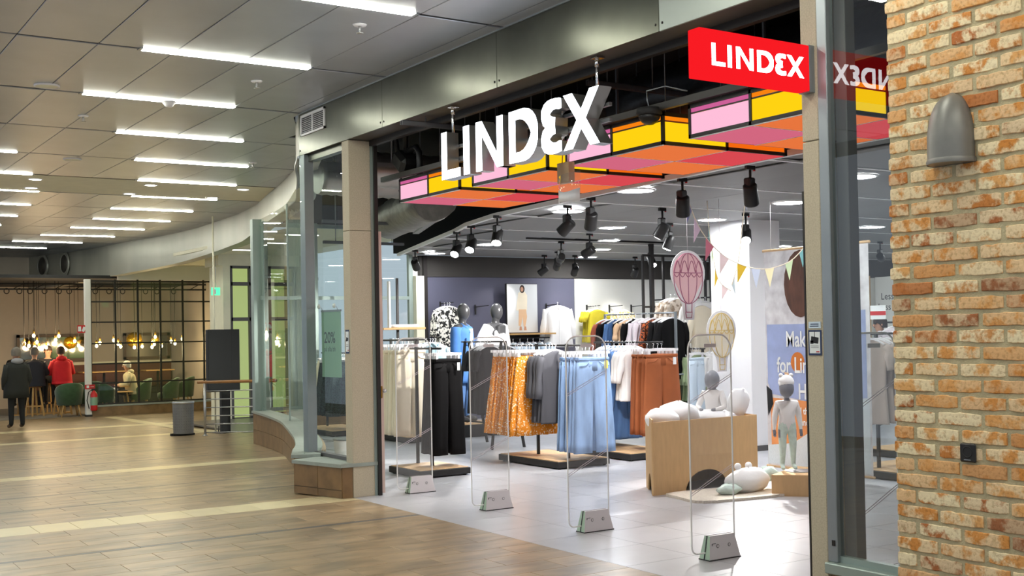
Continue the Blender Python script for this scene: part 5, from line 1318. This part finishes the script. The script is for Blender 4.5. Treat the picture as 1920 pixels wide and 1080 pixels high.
# ================================================================== figures (people and mannequins)
def skin_mesh(name, J, Ed, mats):
    me = bpy.data.meshes.new(name); ks = list(J); ix = {k: i for i, k in enumerate(ks)}
    me.from_pydata([J[k][:3] for k in ks], [(ix[a], ix[b]) for a, b, _ in Ed], [])
    o = bpy.data.objects.new(name, me); COL.objects.link(o)
    o.modifiers.new('skin', 'SKIN'); sub = o.modifiers.new('sub', 'SUBSURF'); sub.levels = 2; sub.render_levels = 2
    sv = me.skin_vertices[0].data
    for k in ks:
        r = J[k][3]; sv[ix[k]].radius = r if isinstance(r, tuple) else (r, r)
        sv[ix[k]].use_root = (k == 'pelvis')
    m2 = bpy.data.meshes.new_from_object(o.evaluated_get(bpy.context.evaluated_depsgraph_get()))
    bpy.data.objects.remove(o)
    m2.materials.clear()
    for m in mats: m2.materials.append(MATS[m])
    segs = [(Vector(J[a][:3]), Vector(J[b][:3]), k) for a, b, k in Ed]
    def near(p):
        best = 9; bk = 0
        for a, b, k in segs:
            d = b-a; t_ = max(0, min(1, (p-a).dot(d)/max(1e-9, d.length_squared))); q = (p-a-d*t_).length
            if q < best-1e-4: best = q; bk = k
        return bk
    for p in m2.polygons: p.material_index = near(p.center); p.use_smooth = True
    m2.name = name
    return m2
def figure(name, label, cat, loc, rz, pose, mats, h=1.75, hs=.45, hair=None, face=True, lean=0., arms='down', group=None, hands=True, jacket=None, hood=None, girth=1., bend=0., bodyname='body'):
    """facing local +Y; mats = (skin, top, bottom, shoe)"""
    t = thing(name, label, cat, loc, rz, group); s = h/1.75; g = girth
    J = {}
    if pose == 'stand': pz = .93; base = Vector((0, 0, pz))
    else: pz = hs/s+.11; base = Vector((0, 0, pz))
    up = Vector((0, math.sin(lean), math.cos(lean)))
    def tz(d, x=0., f=0.): 
        v = base+up*d+Vector((x, f, 0)); return v
    def put(k, v, r): J[k] = (v[0]*s, v[1]*s, v[2]*s, (r[0]*s, r[1]*s) if isinstance(r, tuple) else r*s)
    put('pelvis', base, (.15*g, .125*g)); put('spine', tz(.2), (.14*g, .12*g)); put('chest', tz(.40), (.165*g, .13*g)); put('nb', tz(.54), .065); put('neck', tz(.60, 0, .015), .055); 
    hl = Vector((0, .0, 0)); put('head0', tz(.675, 0, .03), .078); put('head1', tz(.76, 0, .025), .088); put('head2', tz(.82, 0, .015), .06)
    E_ = [('pelvis', 'spine', 1), ('spine', 'chest', 1), ('chest', 'nb', 1), ('nb', 'neck', 0), ('neck', 'head0', 0), ('head0', 'head1', 0), ('head1', 'head2', 0)]
    for q, sx in (('l', -1), ('r', 1)):
        put('sh'+q, tz(.47, sx*.175*g), .075*g)
        if arms == 'down': el = tz(.17, sx*.25*g, -.02); wr = tz(-.05, sx*.22*g, .12); ha = tz(-.11, sx*.20*g, .17)
        elif arms == 'front': el = tz(.2, sx*.27*g, .10); wr = tz(.17, sx*.14, .30); ha = tz(.17, sx*.09, .37)
        elif arms == 'hip': el = tz(.22, sx*.36, -.06); wr = tz(.05, sx*.20, .02); ha = tz(.0, sx*.15, .06)
        elif arms == 'straight': el = tz(.18, sx*.23*g, 0); wr = tz(-.07, sx*.25*g, .03); ha = tz(-.14, sx*.25*g, .05)
        put('el'+q, el, .058*g); put('wr'+q, wr, .037); put('ha'+q, ha, .033)
        E_ += [('chest', 'sh'+q, 1), ('sh'+q, 'el'+q, 1), ('el'+q, 'wr'+q, 1), ('wr'+q, 'ha'+q, 0)]
        if hands:
            d = (ha-wr).normalized(); side = Vector((sx, 0, 0)); nrm_ = d.cross(side).normalized()
            for i, (o_, ln) in enumerate(((-.024, .060), (-.008, .072), (.008, .070), (.024, .055))):
                a = ha+d*.02+side*o_; put('f%d%s' % (i, q), a+d*ln*.5+nrm_*.004, .0095); put('g%d%s' % (i, q), a+d*ln-nrm_*.014, .008)
                E_ += [('ha'+q, 'f%d%s' % (i, q), 0), ('f%d%s' % (i, q), 'g%d%s' % (i, q), 0)]
            put('th'+q, ha+d*.015-side*.038, .010); E_ += [('ha'+q, 'th'+q, 0)]
        put('hip'+q, base+Vector((sx*.095*g, .0, -.05)), .10*g)
        if pose == 'stand': kn = Vector((sx*.11, .03, .50)); an = Vector((sx*.12, 0, .09)); to = Vector((sx*.135, .17, .042))
        elif pose == 'sit': kn = base+Vector((sx*.13, .42, -.03)); an = Vector((sx*.12, .40, max(.09, pz-.55))); to = an+Vector((sx*.01, .15, -.045))
        else: kn = base+Vector((sx*.16, .33, .02)); an = base+Vector((sx*.15, .58, -.03)); to = an+Vector((0, .06, .06))
        put('kn'+q, kn, .070*g); put('an'+q, an, .05); put('to'+q, to, .042)
        E_ += [('pelvis', 'hip'+q, 2), ('hip'+q, 'kn'+q, 2), ('kn'+q, 'an'+q, 2), ('an'+q, 'to'+q, 3)]
    link(bodyname, skin_mesh(bodyname, J, E_, mats), t)
    hc = (tz(.735, 0, .02))*s
    if hair:
        b = MB(); rings = []
        for i in range(8):
            th = PI*.56*i/7+.03
            rings.append([(hc.x+.103*s*math.sin(th)*math.cos(p), hc.y-.012*s+.118*s*math.sin(th)*math.sin(p), hc.z+.02*s+.125*s*math.cos(th)-(.05*s if math.sin(p) < .2 and i == 7 else 0)+(.025*s if math.sin(p) > .5 and i > 4 else 0)) for p in [2*PI*j/18 for j in range(18)]])
        b.loft(rings, caps=False); b.build('hair', hair, t)
    if face:
        b = MB()
        for sx in (-1, 1): b.sphere((hc.x+sx*.032*s, hc.y+.086*s, hc.z+.012*s), .012*s, 8, 6)
        b.build('eyes', 'black', t)
        b = MB(); b.sphere((hc.x, hc.y+.1*s, hc.z-.016*s), (.014*s, .02*s, .024*s), 8, 6)
        for sx in (-1, 1): b.sphere((hc.x+sx*.09*s, hc.y-.005*s, hc.z-.005*s), (.014*s, .02*s, .03*s), 8, 6)
        b.build('nose_and_ears', mats[0], t)
        b = MB(); b.sphere((hc.x, hc.y+.088*s, hc.z-.05*s), (.026*s, .008*s, .006*s), 8, 6); b.build('mouth', 'cloth_terracotta', t)
    if jacket:
        m_, dlen, wd, dp = jacket; b = MB()
        rr = []
        for d, k in ((.545, .38), (.52, .62), (.47, .92), (.40, 1.0), (.2, .98), (.0, 1.02), (-.1, 1.04), (-dlen, 1.06)):
            c = tz(d)*s; rr.append([(c.x+wd*k*s*math.cos(a)*(1+.03*math.sin(5*a)), c.y+dp*k*s*math.sin(a)*(1+.05*math.sin(4*a+d*9)), c.z) for a in [2*PI*j/24 for j in range(24)]])
        b.loft(rr)
        for q in ('l', 'r'):
            P_ = [Vector(J[k+q][:3]) for k in ('sh', 'el', 'wr')]; b.tube([P_[0], P_[0].lerp(P_[1], .5), P_[1], P_[1].lerp(P_[2], .6), P_[2]], [.088*s, .082*s, .076*s, .066*s, .055*s], 12)
        b.build('jacket', m_, t)
    if hood:
        b = MB(); c = tz(.56, 0, -.06)*s; b.sphere((c.x, c.y, c.z), (.13*s, .10*s, .075*s), 16, 8); b.build('hood', hood, t)
    return t, J
# ---- shop mannequins
def podium(x, y, w, h, label):
    t = thing('display_podium', label, 'podium', (x, y, 0)); MB().box(-w, -w, 0, w, w, h, bev=.006).build('body', 'black_soft', t); MB().box(-w+.01, -w+.01, h, w-.01, w-.01, h+.012).build('top', 'wood_light', t)
podium(9.02, 16.0, .27, .19, 'low black podium under the denim mannequin'); podium(9.62, 16.0, .27, .19, 'low black podium under the white blouse mannequin')
def shirt(t, J, m_, w, d, top, bot, flare=1.05, name='shirt', sleeves=True, puffy=1.):
    b = MB(); rr = []
    for z, k in ((top, .42), (top-.03, .72), (top-.07, .96), (top-.14, 1.), (top-.35, .93), ((top+bot)/2-.1, .98), (bot+.05, flare), (bot, flare)):
        rr.append([(w*k*math.cos(a), d*k*math.sin(a)*(1+.05*math.sin(6*a+z*7)), z) for a in [2*PI*j/28 for j in range(28)]])
    b.loft(rr)
    if sleeves:
        for q in ('l', 'r'):
            P_ = [Vector(J[k+q][:3]) for k in ('sh', 'el', 'wr')]; b.tube([P_[0]+Vector((0, 0, .01)), P_[0].lerp(P_[1], .5), P_[1], P_[1].lerp(P_[2], .6), P_[2]], [.085*puffy, .085*puffy, .078*puffy, .072*puffy, .05], 14)
    return b.build(name, m_, t)
t, J = figure('mannequin', 'dark faceless mannequin in a blue denim shirt', 'mannequin', (9.02, 16.0, .202), R(215), 'stand', ('mannequin_dark', 'mannequin_dark', 'denim_mid', 'mannequin_dark'), h=1.82, face=False, hands=True, arms='straight')
MB().sphere((0, .03, 1.71), (.085, .105, .135), 18, 12).build('head', 'mannequin_dark', t)
sh = shirt(t, J, 'denim_shirt', .25, .165, 1.50, .62)
MB().box(-.04, .13, .7, .04, .168, 1.45).build('undershirt', 'cloth_white', t)
b = MB(); b.tube([(-.09, .02, 1.52), (-.07, .10, 1.47), (-.035, .15, 1.38)], .022, 8); b.tube([(.09, .02, 1.52), (.07, .10, 1.47), (.035, .15, 1.38)], .022, 8); b.build('collar', 'denim_shirt', sh)
for x in (-.17, .07): MB().box(x, .135, 1.2, x+.1, .168, 1.31, bev=.006).build('pocket', 'denim_shirt', sh)
t, J = figure('mannequin', 'dark faceless mannequin in a white puff sleeve blouse, hand on hip', 'mannequin', (9.62, 16.0, .202), R(205), 'stand', ('mannequin_dark', 'mannequin_dark', 'cloth_peach', 'mannequin_dark'), h=1.82, face=False, arms='hip')
MB().sphere((0, .03, 1.71), (.085, .105, .135), 18, 12).build('head', 'mannequin_dark', t)
shirt(t, J, 'cloth_white', .20, .14, 1.46, 1.02, 1.05, 'blouse', True, 1.12)
b = MB(); b.box(-.10, .06, 1.36, .10, .148, 1.50, bev=.02); b.build('neckline', 'mannequin_dark', t)
t, J = figure('child_mannequin', 'grey child mannequin in white sitting in the cardboard box', 'mannequin', (8.16, 9.25, .56), R(120), 'floor', ('mannequin_grey', 'cloth_white', 'cloth_white', 'mannequin_grey'), h=.95, hs=.05, face=False, arms='front', hands=False)
c = MB(); c.sphere((0, .01, .50), (.078, .09, .10)); c.build('head', 'mannequin_grey', t)
t, J = figure('child_mannequin', 'grey child mannequin in white outfit standing on cardboard box', 'mannequin', (8.25, 8.28, .208), R(150), 'stand', ('mannequin_grey', 'cloth_white', 'knit_mint', 'knit_mint'), h=.80, face=False, arms='straight', girth=1.15, hands=True)
c = MB(); c.sphere((0, .01, .79), (.072, .085, .095)); c.build('head', 'mannequin_grey', t)
c = MB(); c.sphere((0, 0, .85), (.078, .088, .07)); c.sphere((.05, 0, .915), .022); c.sphere((-.05, 0, .915), .022); c.build('hat', 'white_cloth', t)
t, J = figure('person', 'person with brown hair seen far behind the beige tops', 'person', (14.6, 12.55, 0), R(60), 'stand', ('skin', 'coat_dark', 'trouser_dark', 'black'), h=1.68, hair='hair_brown', arms='down')

# ================================================================== cafe beyond
FZ = -.31
cw = struct('wall_cafe', 'cream back wall of the cafe with red brown wainscot')
MB().box(1.0, 36.5, FZ, 13, 36.6, 4.0).build('plaster', 'cafe_wall', cw)
MB().box(6.2, 36.42, FZ, 13, 36.5, .86).build('wainscot', 'cafe_wainscot', cw)
MB().box(6.2, 36.40, .86, 13, 36.5, .94).build('ledge', 'ceil_cream', cw)
MB().box(7.6, 30.98, 3.08, 12.0, 31.1, ZC+.1).build('bulkhead', 'wall_white', struct('trim_3', 'white bulkhead above the cafe glazing'))
cc = struct('ceiling_cafe', 'dark cafe ceiling'); MB().box(1.0, 31.12, 3.12, 13, 36.5, 3.2).build('slab', 'black_soft', cc)
MB().box(1.0, 31.2, FZ-.01, 13, 36.5, FZ+.004).build('cafe_floor_slab', 'cafe_floor', struct('floor_cafe', 'grey cafe floor'))
MB().box(10.45, 26.3, FZ, 10.6, 36.5, 4.0).build('partition', 'cafe_wall', struct('wall_cafe_side', 'side wall of the cafe'))
w5 = struct('window_5', 'black steel grid glazing of the cafe')
XS = [6.93, 7.52, 8.07, 8.63, 9.2, 9.74, 10.29]; ZZ = [-.02, .50, .98, 1.49, 2.02, 2.53, 3.05]
for x in XS: MB().box(x-.022, 30.96, -.02, x+.022, 31.0, 3.09).build('mullion', 'black', w5)
for z in ZZ: MB().box(6.93, 30.965, z-.018, 10.29, 30.995, z+.018).build('transom', 'black', w5)
for a, c in zip(XS, XS[1:]):
    for z0, z1 in zip(ZZ, ZZ[1:]): MB().box(a+.022, 30.975, z0+.018, c-.022, 30.983, z1-.018).build('pane', 'glass', w5)
MB().box(6.93, 30.9, FZ, 10.4, 31.05, -.08).build('plinth', 'plinth_tile', struct('baseboard_cafe', 'brown tile plinth below the cafe glazing'))
MB().box(6.93, 30.88, -.08, 10.4, 31.06, -.04).build('sill', 'sill_stone', bpy.data.objects['baseboard_cafe'])
b = MB(); b.box(-.07, -.07, 0, .07, .07, 3.40, bev=.008); t = thing('white_post', 'white square post at the cafe corner', 'post', (6.85, 30.95, FZ)); b.build('shaft', 'wall_white', t); MB().box(-.075, -.075, 0, .075, .075, .05).build('foot', 'black', t)
# lighting truss with cable coils
t = thing('ceiling_truss', 'black lighting truss over the cafe bar', 'truss', (7.5, 33.0, 2.92))
b = MB()
for z in (0, .14): b.bar((-5, 0, z), (3, 0, z), .04)
b.build('chord', 'black', t)
for i in range(16): MB().bar((-5+.5*i, 0, 0), (-4.75+.5*i, 0, .14), .02).build('brace', 'black', t)
for i, x in enumerate((-2.15, -1.85, -1.6, -1.25, -.9, -.65, .0, .35, .7, 1.3, 1.6, 2.05)):
    MB().tube([(x+.06*math.cos(a), -.03, -.05+.07*math.sin(a)) for a in [2*PI*k/12 for k in range(12)]], .012, 6, closed=True).build('cable_coil', 'black', t)
BL = [(5.93, 1.72), (6.56, 1.7), (5.76, 1.52), (5.70, 1.41), (5.84, 1.46), (6.06, 1.55), (5.95, 1.42), (6.08, 1.39), (6.28, 1.41), (6.45, 1.6), (7.04, 1.44), (6.98, 1.56), (7.2, 1.53), (7.49, 1.42), (7.61, 1.5), (7.89, 1.56), (8.04, 1.46), (8.14, 1.39), (8.42, 1.36), (8.66, 1.38), (9.05, 1.63), (8.88, 1.36), (8.93, 1.48), (9.02, 1.43), (9.13, 1.38), (9.43, 1.50), (9.58, 1.44), (9.69, 1.56)]
proto = None
order = sorted(range(len(BL)), key=lambda i: BL[i][0])
L20 = ORD+['twenty-first', 'twenty-second', 'twenty-third', 'twenty-fourth', 'twenty-fifth', 'twenty-sixth', 'twenty-seventh', 'twenty-eighth']
for rank, i in enumerate(order):
    x, z = BL[i]; yy = 32.85+.15*((i*7) % 3-1)
    t = thing('pendant_bulb', 'glowing bare pendant bulb in the cafe, %s from the left' % L20[rank], 'lamp', (x, yy, z), 0, 'bare pendant bulbs in the cafe')
    if proto is None:
        MB().sphere((0, 0, 0), (.04, .04, .05), 12, 8).build('bulb', 'bulb', t); MB().lathe([(.02, .05), (.026, .06), (.026, .13), (.008, .15)], n=10).build('socket', 'brass', t); proto = t
    else:
        for ch in proto.children:
            if ch.name.startswith('cord'): continue
            d = ch.copy(); COL.objects.link(d); d.parent = t
    MB().tube([(0, 0, .14), (0, 0, 3.13-z)], .006, 5).build('cord', 'black', t)
    if rank % 5 == 0: lamp('POINT', 'glow', t, (0, -.1, -.08), 7, (1, .74, .42), size=.06)
for x, z, r, w in ((8.63, 1.56, .22, 'largest'), (9.18, 1.56, .11, 'smaller, right of the largest'), (6.97, 1.52, .17, 'left of the white post')):
    t = thing('globe_pendant', 'faceted gold globe pendant in the cafe, '+w, 'lamp', (x, 33.5, z), 0, 'gold globe pendants')
    MB().sphere((0, 0, 0), r, 12, 7).build('globe', 'gold_glass', t); MB().tube([(0, 0, r*.95), (0, 0, 3.13-z)], .006, 5).build('cord', 'black', t)
for k in (8.63, 9.18, 6.97): pass
for x0, x1, l in ((6.15, 8.05, 'long brown framed mirror behind the bar'), (9.05, 10.4, 'smaller brown framed mirror right of the gold globe')):
    t = thing('wall_mirror', l, 'mirror', ((x0+x1)/2, 36.4, .98)); h = (x1-x0)/2
    MB().box(-h+.06, -.01, .06, h-.06, .0, .72).build('glass', 'mirror', t)
    for a, c0, c, d in ((-h, 0, h, .08), (-h, .70, h, .78), (-h, 0, -h+.08, .78), (h-.08, 0, h, .78)): MB().box(a, -.04, c0, c, .01, d).build('frame_bar', 'mirror_frame', t)
# stools
def stool(x, y, label):
    t = thing('bar_stool', label, 'stool', (x, y, FZ), R(20), 'wooden bar stools')
    MB().lathe([(.001, .765), (.17, .765), (.18, .75), (.175, .725), (.001, .72)], n=20).build('seat', 'rail_wood', t)
    for i in range(4):
        a = PI/4+PI/2*i; MB().bar((.22*math.cos(a), .22*math.sin(a), 0), (.12*math.cos(a), .12*math.sin(a), .73), .035).build('leg', 'wood_oak', t)
    for i in range(4):
        a = PI/4+PI/2*i; c = a+PI/2; MB().bar((.187*math.cos(a), .187*math.sin(a), .25), (.187*math.cos(c), .187*math.sin(c), .25), .022, .03).build('stretcher', 'wood_oak', t)
stool(5.86, 32.3, 'wooden bar stool under the person in black'); stool(6.52, 32.3, 'wooden bar stool under the person in red')
stool(5.75, 33.6, 'wooden bar stool under the bearded person'); stool(6.45, 33.6, 'wooden bar stool under the dark haired person facing us')
t = thing('bar_table', 'tall dark bar table between the seated people', 'table', (6.15, 32.95, FZ)); MB().box(-.75, -.28, 1.0, .75, .28, 1.05, bev=.01).build('top', 'rail_wood', t)
for x in (-.5, .5): MB().box(x-.04, -.04, 0, x+.04, .04, 1.0).build('leg', 'black', t); 
MB().box(-.7, -.2, 0, .7, .2, .03).build('foot_plate', 'wood_oak', t)
figure('person', 'person in a red hooded jumper sitting on bar stool, seen from behind', 'person', (6.52, 32.3, FZ), 0, 'sit', ('skin', 'jumper_red', 'trouser_dark', 'black'), h=1.78, hs=.76, hair='hair_brown', lean=.18, arms='front', hood='jumper_red', jacket=('jumper_red', .05, .235, .165), face=False)
figure('person', 'grey haired person in a black jacket on bar stool, seen from behind', 'person', (5.86, 32.3, FZ), R(-15), 'sit', ('skin', 'coat_dark', 'trouser_dark', 'black'), h=1.76, hs=.76, hair='hair_grey', lean=.15, arms='front', jacket=('cloth_navy', .12, .25, .18), face=False)
t, J = figure('person', 'bearded person in black cap facing us across the bar table', 'person', (5.66, 33.6, FZ), PI, 'sit', ('skin', 'cloth_black', 'trouser_dark', 'black'), h=1.78, hs=.76, arms='front', lean=.1, hair='cloth_black')
MB().sphere((0, .155, 1.52), (.075, .06, .06), 12, 8).build('beard', 'hair_brown', t)
figure('person', 'dark haired person in navy facing us across the bar table', 'person', (6.42, 33.6, FZ), PI, 'sit', ('skin', 'cloth_navy', 'trouser_dark', 'black'), h=1.80, hs=.76, arms='front', lean=.1, hair='hair_brown')
figure('person', 'standing person in long dark coat with grey hood seen from behind', 'person', (4.74, 28.1, FZ), R(8), 'stand', ('skin', 'coat_dark', 'trouser_dark', 'shoe_brown'), h=1.72, hair='hair_grey', arms='down', jacket=('coat_dark', .25, .255, .18), hood='hood_grey', face=False)
figure('person', 'white haired person in a sand coat sitting at the cafe table', 'person', (8.3, 32.55, FZ), R(80), 'sit', ('skin', 'coat_sand', 'trouser_dark', 'black'), h=1.62, hs=.42, hair='hair_white', lean=.16, arms='front', jacket=('coat_sand', .08, .22, .17), hood='coat_sand')
# armchairs
def armchair(x, y, rz, label):
    t = thing('armchair', label, 'armchair', (x, y, FZ), rz, 'green velvet armchairs in the cafe')
    b = MB(); n = 15; inn, out = [], []
    rings = []
    for i in range(n):
        a = R(-200)+R(220)*i/(n-1); k = abs(i-(n-1)/2)/((n-1)/2); top = .84-.24*k**2.2
        c, s_ = math.cos(a), math.sin(a)
        rings.append([(.29*c, .27*s_, .30), (.34*c, .32*s_, top-.03), (.33*c, .31*s_, top), (.27*c, .25*s_, top), (.25*c, .23*s_, top-.03), (.22*c, .2*s_, .30)])
    b.loft(rings); b.build('backrest', 'velvet_green', t)
    MB().lathe([(.001, .28), (.25, .28), (.27, .33), (.26, .42), (.2, .45), (.001, .455)], n=20).build('seat', 'velvet_green', t)
    for sx in (-1, 1):
        for sy in (-1, 1): MB().tube([(sx*.17, sy*.16, .29), (sx*.23, sy*.22, 0)], [.022, .012], 8).build('leg', 'wood_oak', t)
armchair(6.5, 31.42, 0, 'green velvet armchair left of the white post, leftmost'); armchair(7.0, 31.8, R(-10), 'green velvet armchair just behind the white post'); armchair(7.45, 31.9, R(-70), 'green armchair facing the white haired person across the table')
armchair(8.5, 32.55, R(80), 'green armchair under the white haired person'); armchair(9.25, 32.6, R(70), 'green armchair right of the white haired person'); armchair(9.78, 33.0, R(60), 'green armchair farthest right in the cafe')
t = thing('cafe_table', 'low oak table before the white haired person', 'table', (7.85, 32.4, FZ)); MB().box(-.38, -.3, .50, .38, .3, .53, bev=.01).build('top', 'wood_oak', t)
for sx in (-1, 1):
    for sy in (-1, 1): MB().bar((sx*.3, sy*.22, 0), (sx*.24, sy*.18, .5), .03).build('leg', 'wood_oak', t)
t = thing('cup', 'white cup on the low oak table', 'cup', (7.82, 32.3, .222)); MB().lathe([(.001, 0), (.03, 0), (.045, .1), (.04, .1), (.001, .015)], n=14).build('body', 'white_plastic', t); MB().tube([(.04, 0, .08), (.07, 0, .06), (.04, 0, .03)], .006, 6).build('handle', 'white_plastic', t)
for x0, x1, l in ((7.5, 8.75, 'wall side high oak table left of the grid bar'), (9.2, 10.0, 'wall side high oak table at right')):
    t = thing('high_table', l, 'table', ((x0+x1)/2, 34.8, FZ)); h = (x1-x0)/2
    MB().box(-h, -.3, .98, h, .3, 1.01).build('top', 'wood_oak', t); MB().lathe([(.2, 0), (.2, .02), (.035, .03), (.035, .98)], n=14).build('pedestal', 'black', t)
t = thing('wall_bench', 'dark bench along the cafe wainscot', 'bench', (9.0, 36.1, FZ)); MB().box(-2.4, -.25, .3, 1.4, .25, .48, bev=.03).build('seat', 'black_soft', t); MB().box(-2.4, .1, .48, 1.4, .28, .95, bev=.04).build('backrest', 'cafe_wainscot', t); MB().box(-2.35, -.2, 0, 1.35, .2, .3).build('base', 'black_soft', t)
# fire extinguisher and signs
t = thing('fire_extinguisher', 'red fire extinguisher on the white post', 'extinguisher', (6.95, 30.82, -.16))
MB().lathe([(.001, 0), (.075, .0), (.082, .03), (.082, .40), (.05, .46), (.02, .48), (.02, .5)], n=18).build('cylinder', 'red_paint', t); MB().lathe([(.083, .13), (.0835, .14), (.0835, .32), (.083, .33)], n=18, caps=False).build('label_band', 'poster_green', t)
MB().box(-.05, -.02, .5, .06, .02, .54).build('valve', 'black', t); MB().tube([(-.03, 0, .52), (-.13, -.02, .46), (-.17, -.03, .25), (-.12, -.03, .05)], .013, 6).build('hose', 'black', t)
t = thing('extinguisher_sign', 'red and white fire extinguisher sign above the extinguisher', 'sign', (6.87, 30.87, .37)); MB().box(-.12, -.008, 0, .12, 0, .11).build('plate', 'red_paint', t); MB().box(-.08, -.01, .03, -.02, -.008, .09).build('pictogram', 'sticker_white', t); MB().box(.01, -.01, .05, .09, -.008, .06).build('print_line', 'sticker_white', t)
t = thing('fire_hose_sign', 'red and white fire sign projecting high on white post', 'sign', (6.70, 30.9, 1.76)); MB().box(-.1, -.008, 0, .1, 0, .19).build('plate', 'red_paint', t); MB().box(-.085, -.01, .04, -.015, -.008, .16).build('pictogram', 'sticker_white', t); MB().box(.015, -.01, .03, .08, -.008, .15, rot=Matrix.Rotation(.4, 3, 'Y')).build('pictogram', 'sticker_white', t); MB().bar((.1, .0, .1), (.15, .03, .1), .03).build('bracket', 'white_plastic', t)
# ================================================================== recess beside the shop
t = thing('litter_bin', 'grey perforated metal litter bin on the mall floor', 'bin', (6.74, 22.75, fl(22.75)))
b = MB(); b.lathe([(.185, .04), (.195, .6)], n=28, caps=False); b.lathe([(.001, .05), (.18, .05)], n=28, caps=False); bd = b.build('drum', 'lamp_grey', t)
MB().lathe([(.19, .6), (.205, .61), (.205, .645), (.195, .65), (.18, .64)], n=28, caps=False).build('rim', 'steel', t)
b = MB()
for i in range(28):
    for j in range(9):
        a = 2*PI*i/28; z = .12+.05*j; r = .1885+.012*(z/.6); b.add([(r*math.cos(a+q)*1.012, r*math.sin(a+q)*1.012, z+w) for q, w in ((-.03, -.006), (.03, -.006), (.03, .006), (-.03, .006))], [(0, 1, 2, 3)])
tag(b.build('perforation', 'alu_dark', bd, recalc=False), kind='stuff')
MB().box(-.2, -.05, 0, .2, .05, .04).build('foot', 'black', t); MB().box(-.24, -.04, .0, -.19, .04, .05).build('foot', 'black', t)
rl = thing('railing', 'stainless steel railing with wooden handrail beside the curved window', 'railing', (6.98, 22.2, fl(22.2)))
z0 = 0.; P0 = Vector((0, 0, 0)); P1 = Vector((.95, -.85, .015))
for q in (0, 1): 
    p = P0.lerp(P1, q); MB().tube([(p.x, p.y, p.z), (p.x, p.y, p.z+.98)], .024, 10).build('post', 'steel', rl); MB().lathe([(.05, 0), (.05, .01), (.03, .02)], c=(p.x, p.y, p.z), n=14).build('flange', 'steel', rl)
for i in range(6): MB().tube([P0+Vector((0, 0, .06+.155*i)), P1.lerp(P1, 1)+Vector((0, 0, .06+.155*i))], .010, 8).build('rail', 'steel', rl)
MB().tube([P0+Vector((-.1, .09, 1.0)), P1+Vector((.1, -.09, 1.0))], .028, 12).build('handrail', 'rail_wood', rl)
t = thing('display_totem', 'black freestanding digital display totem, screen dark', 'display', (7.5, 22.7, fl(22.7)), R(8))
MB().box(-.33, -.05, .80, .33, .05, 2.0, bev=.006).build('screen', 'black', t); MB().box(-.315, -.053, .83, .315, -.05, 1.98).build('glass', 'black', t); MB().box(.155, -.0535, .8, .165, -.053, 2.0).build('seam', 'black_soft', t)
MB().box(-.06, -.04, .02, .12, .04, .8).build('stem', 'black', t); MB().box(-.15, -.2, 0, .25, .2, .02).build('foot', 'alu_dark', t)
MB().tube([(-.15, -.1, .15), (-.17, -.12, .04), (-.1, -.2, .02), (.1, -.22, .02)], .012, 6).build('cable', 'black', t)
t = thing('thin_pole', 'thin pale pole from floor to fascia by the totem', 'pole', (7.42, 22.95, fl(22.95))); MB().tube([(0, 0, 0), (0, 0, 4.22)], .017, 10).build('tube', 'ceil_cream', t); MB().lathe([(.05, 0), (.05, .012), (.02, .03)], n=12).build('flange', 'steel', t)
w6 = struct('door_2', 'grey framed glazed door with self-glowing green wall behind')
for x in (8.9, 9.35, 9.8, 10.4): MB().box(x-.035, 26.3, FZ, x+.035, 26.4, 3.2).build('stile', 'alu_dark', w6)
for z in (FZ, 1.95, 2.75, 3.14): MB().box(8.9, 26.3, z, 10.4, 26.4, z+.08).build('rail', 'alu_dark', w6)
for a in (8.935, 9.385, 9.835):
    for z0, z1 in ((FZ+.08, 1.95), (2.03, 3.14)): MB().box(a, 26.34, z0, a+.38, 26.35, z1).build('pane', 'glass', w6)
MB().box(8.8, 27.1, FZ, 10.45, 27.15, 3.3).build('glowing_room_wall', 'glow_door', w6)  # wall glows by itself in place of light inside the room
MB().box(8.7, 26.25, FZ, 8.86, 27.2, 3.2).build('jamb', 'ceil_cream', w6); MB().box(8.6, 26.25, 3.2, 10.5, 27.2, 4.0).build('header', 'ceil_cream', w6)
MB().box(7.9, 19.3, 3.45, 10.6, 31.0, 3.52).build('recess_soffit', 'ceil_cream', struct('ceiling_recess', 'white soffit over the recess'))
t = thing('exit_sign', 'green lit emergency exit sign hanging by the cafe glazing', 'sign', (8.45, 26.0, 2.52)); MB().box(-.09, -.03, 0, .09, .03, .17).build('panel', 'exit_green', t); MB().box(-.05, -.033, .03, .0, -.03, .13).build('pictogram', 'sticker_white', t); MB().tube([(0, 0, .17), (0, 0, .93)], .006, 6).build('chain', 'steel', t)
for x, y, w in ((8.3, 20.6, 'nearest'), (8.5, 22.6, 'middle'), (8.6, 24.6, 'farthest')):
    t = thing('recess_light', 'flush rectangular light in the recess soffit, '+w, 'ceiling light', (x, y, 3.44)); MB().box(-.3, -.06, -.012, .3, .06, 0).build('diffuser', 'mall_down', t); MB().box(-.32, -.08, -.006, .32, .08, .005).build('frame', 'white_plastic', t)
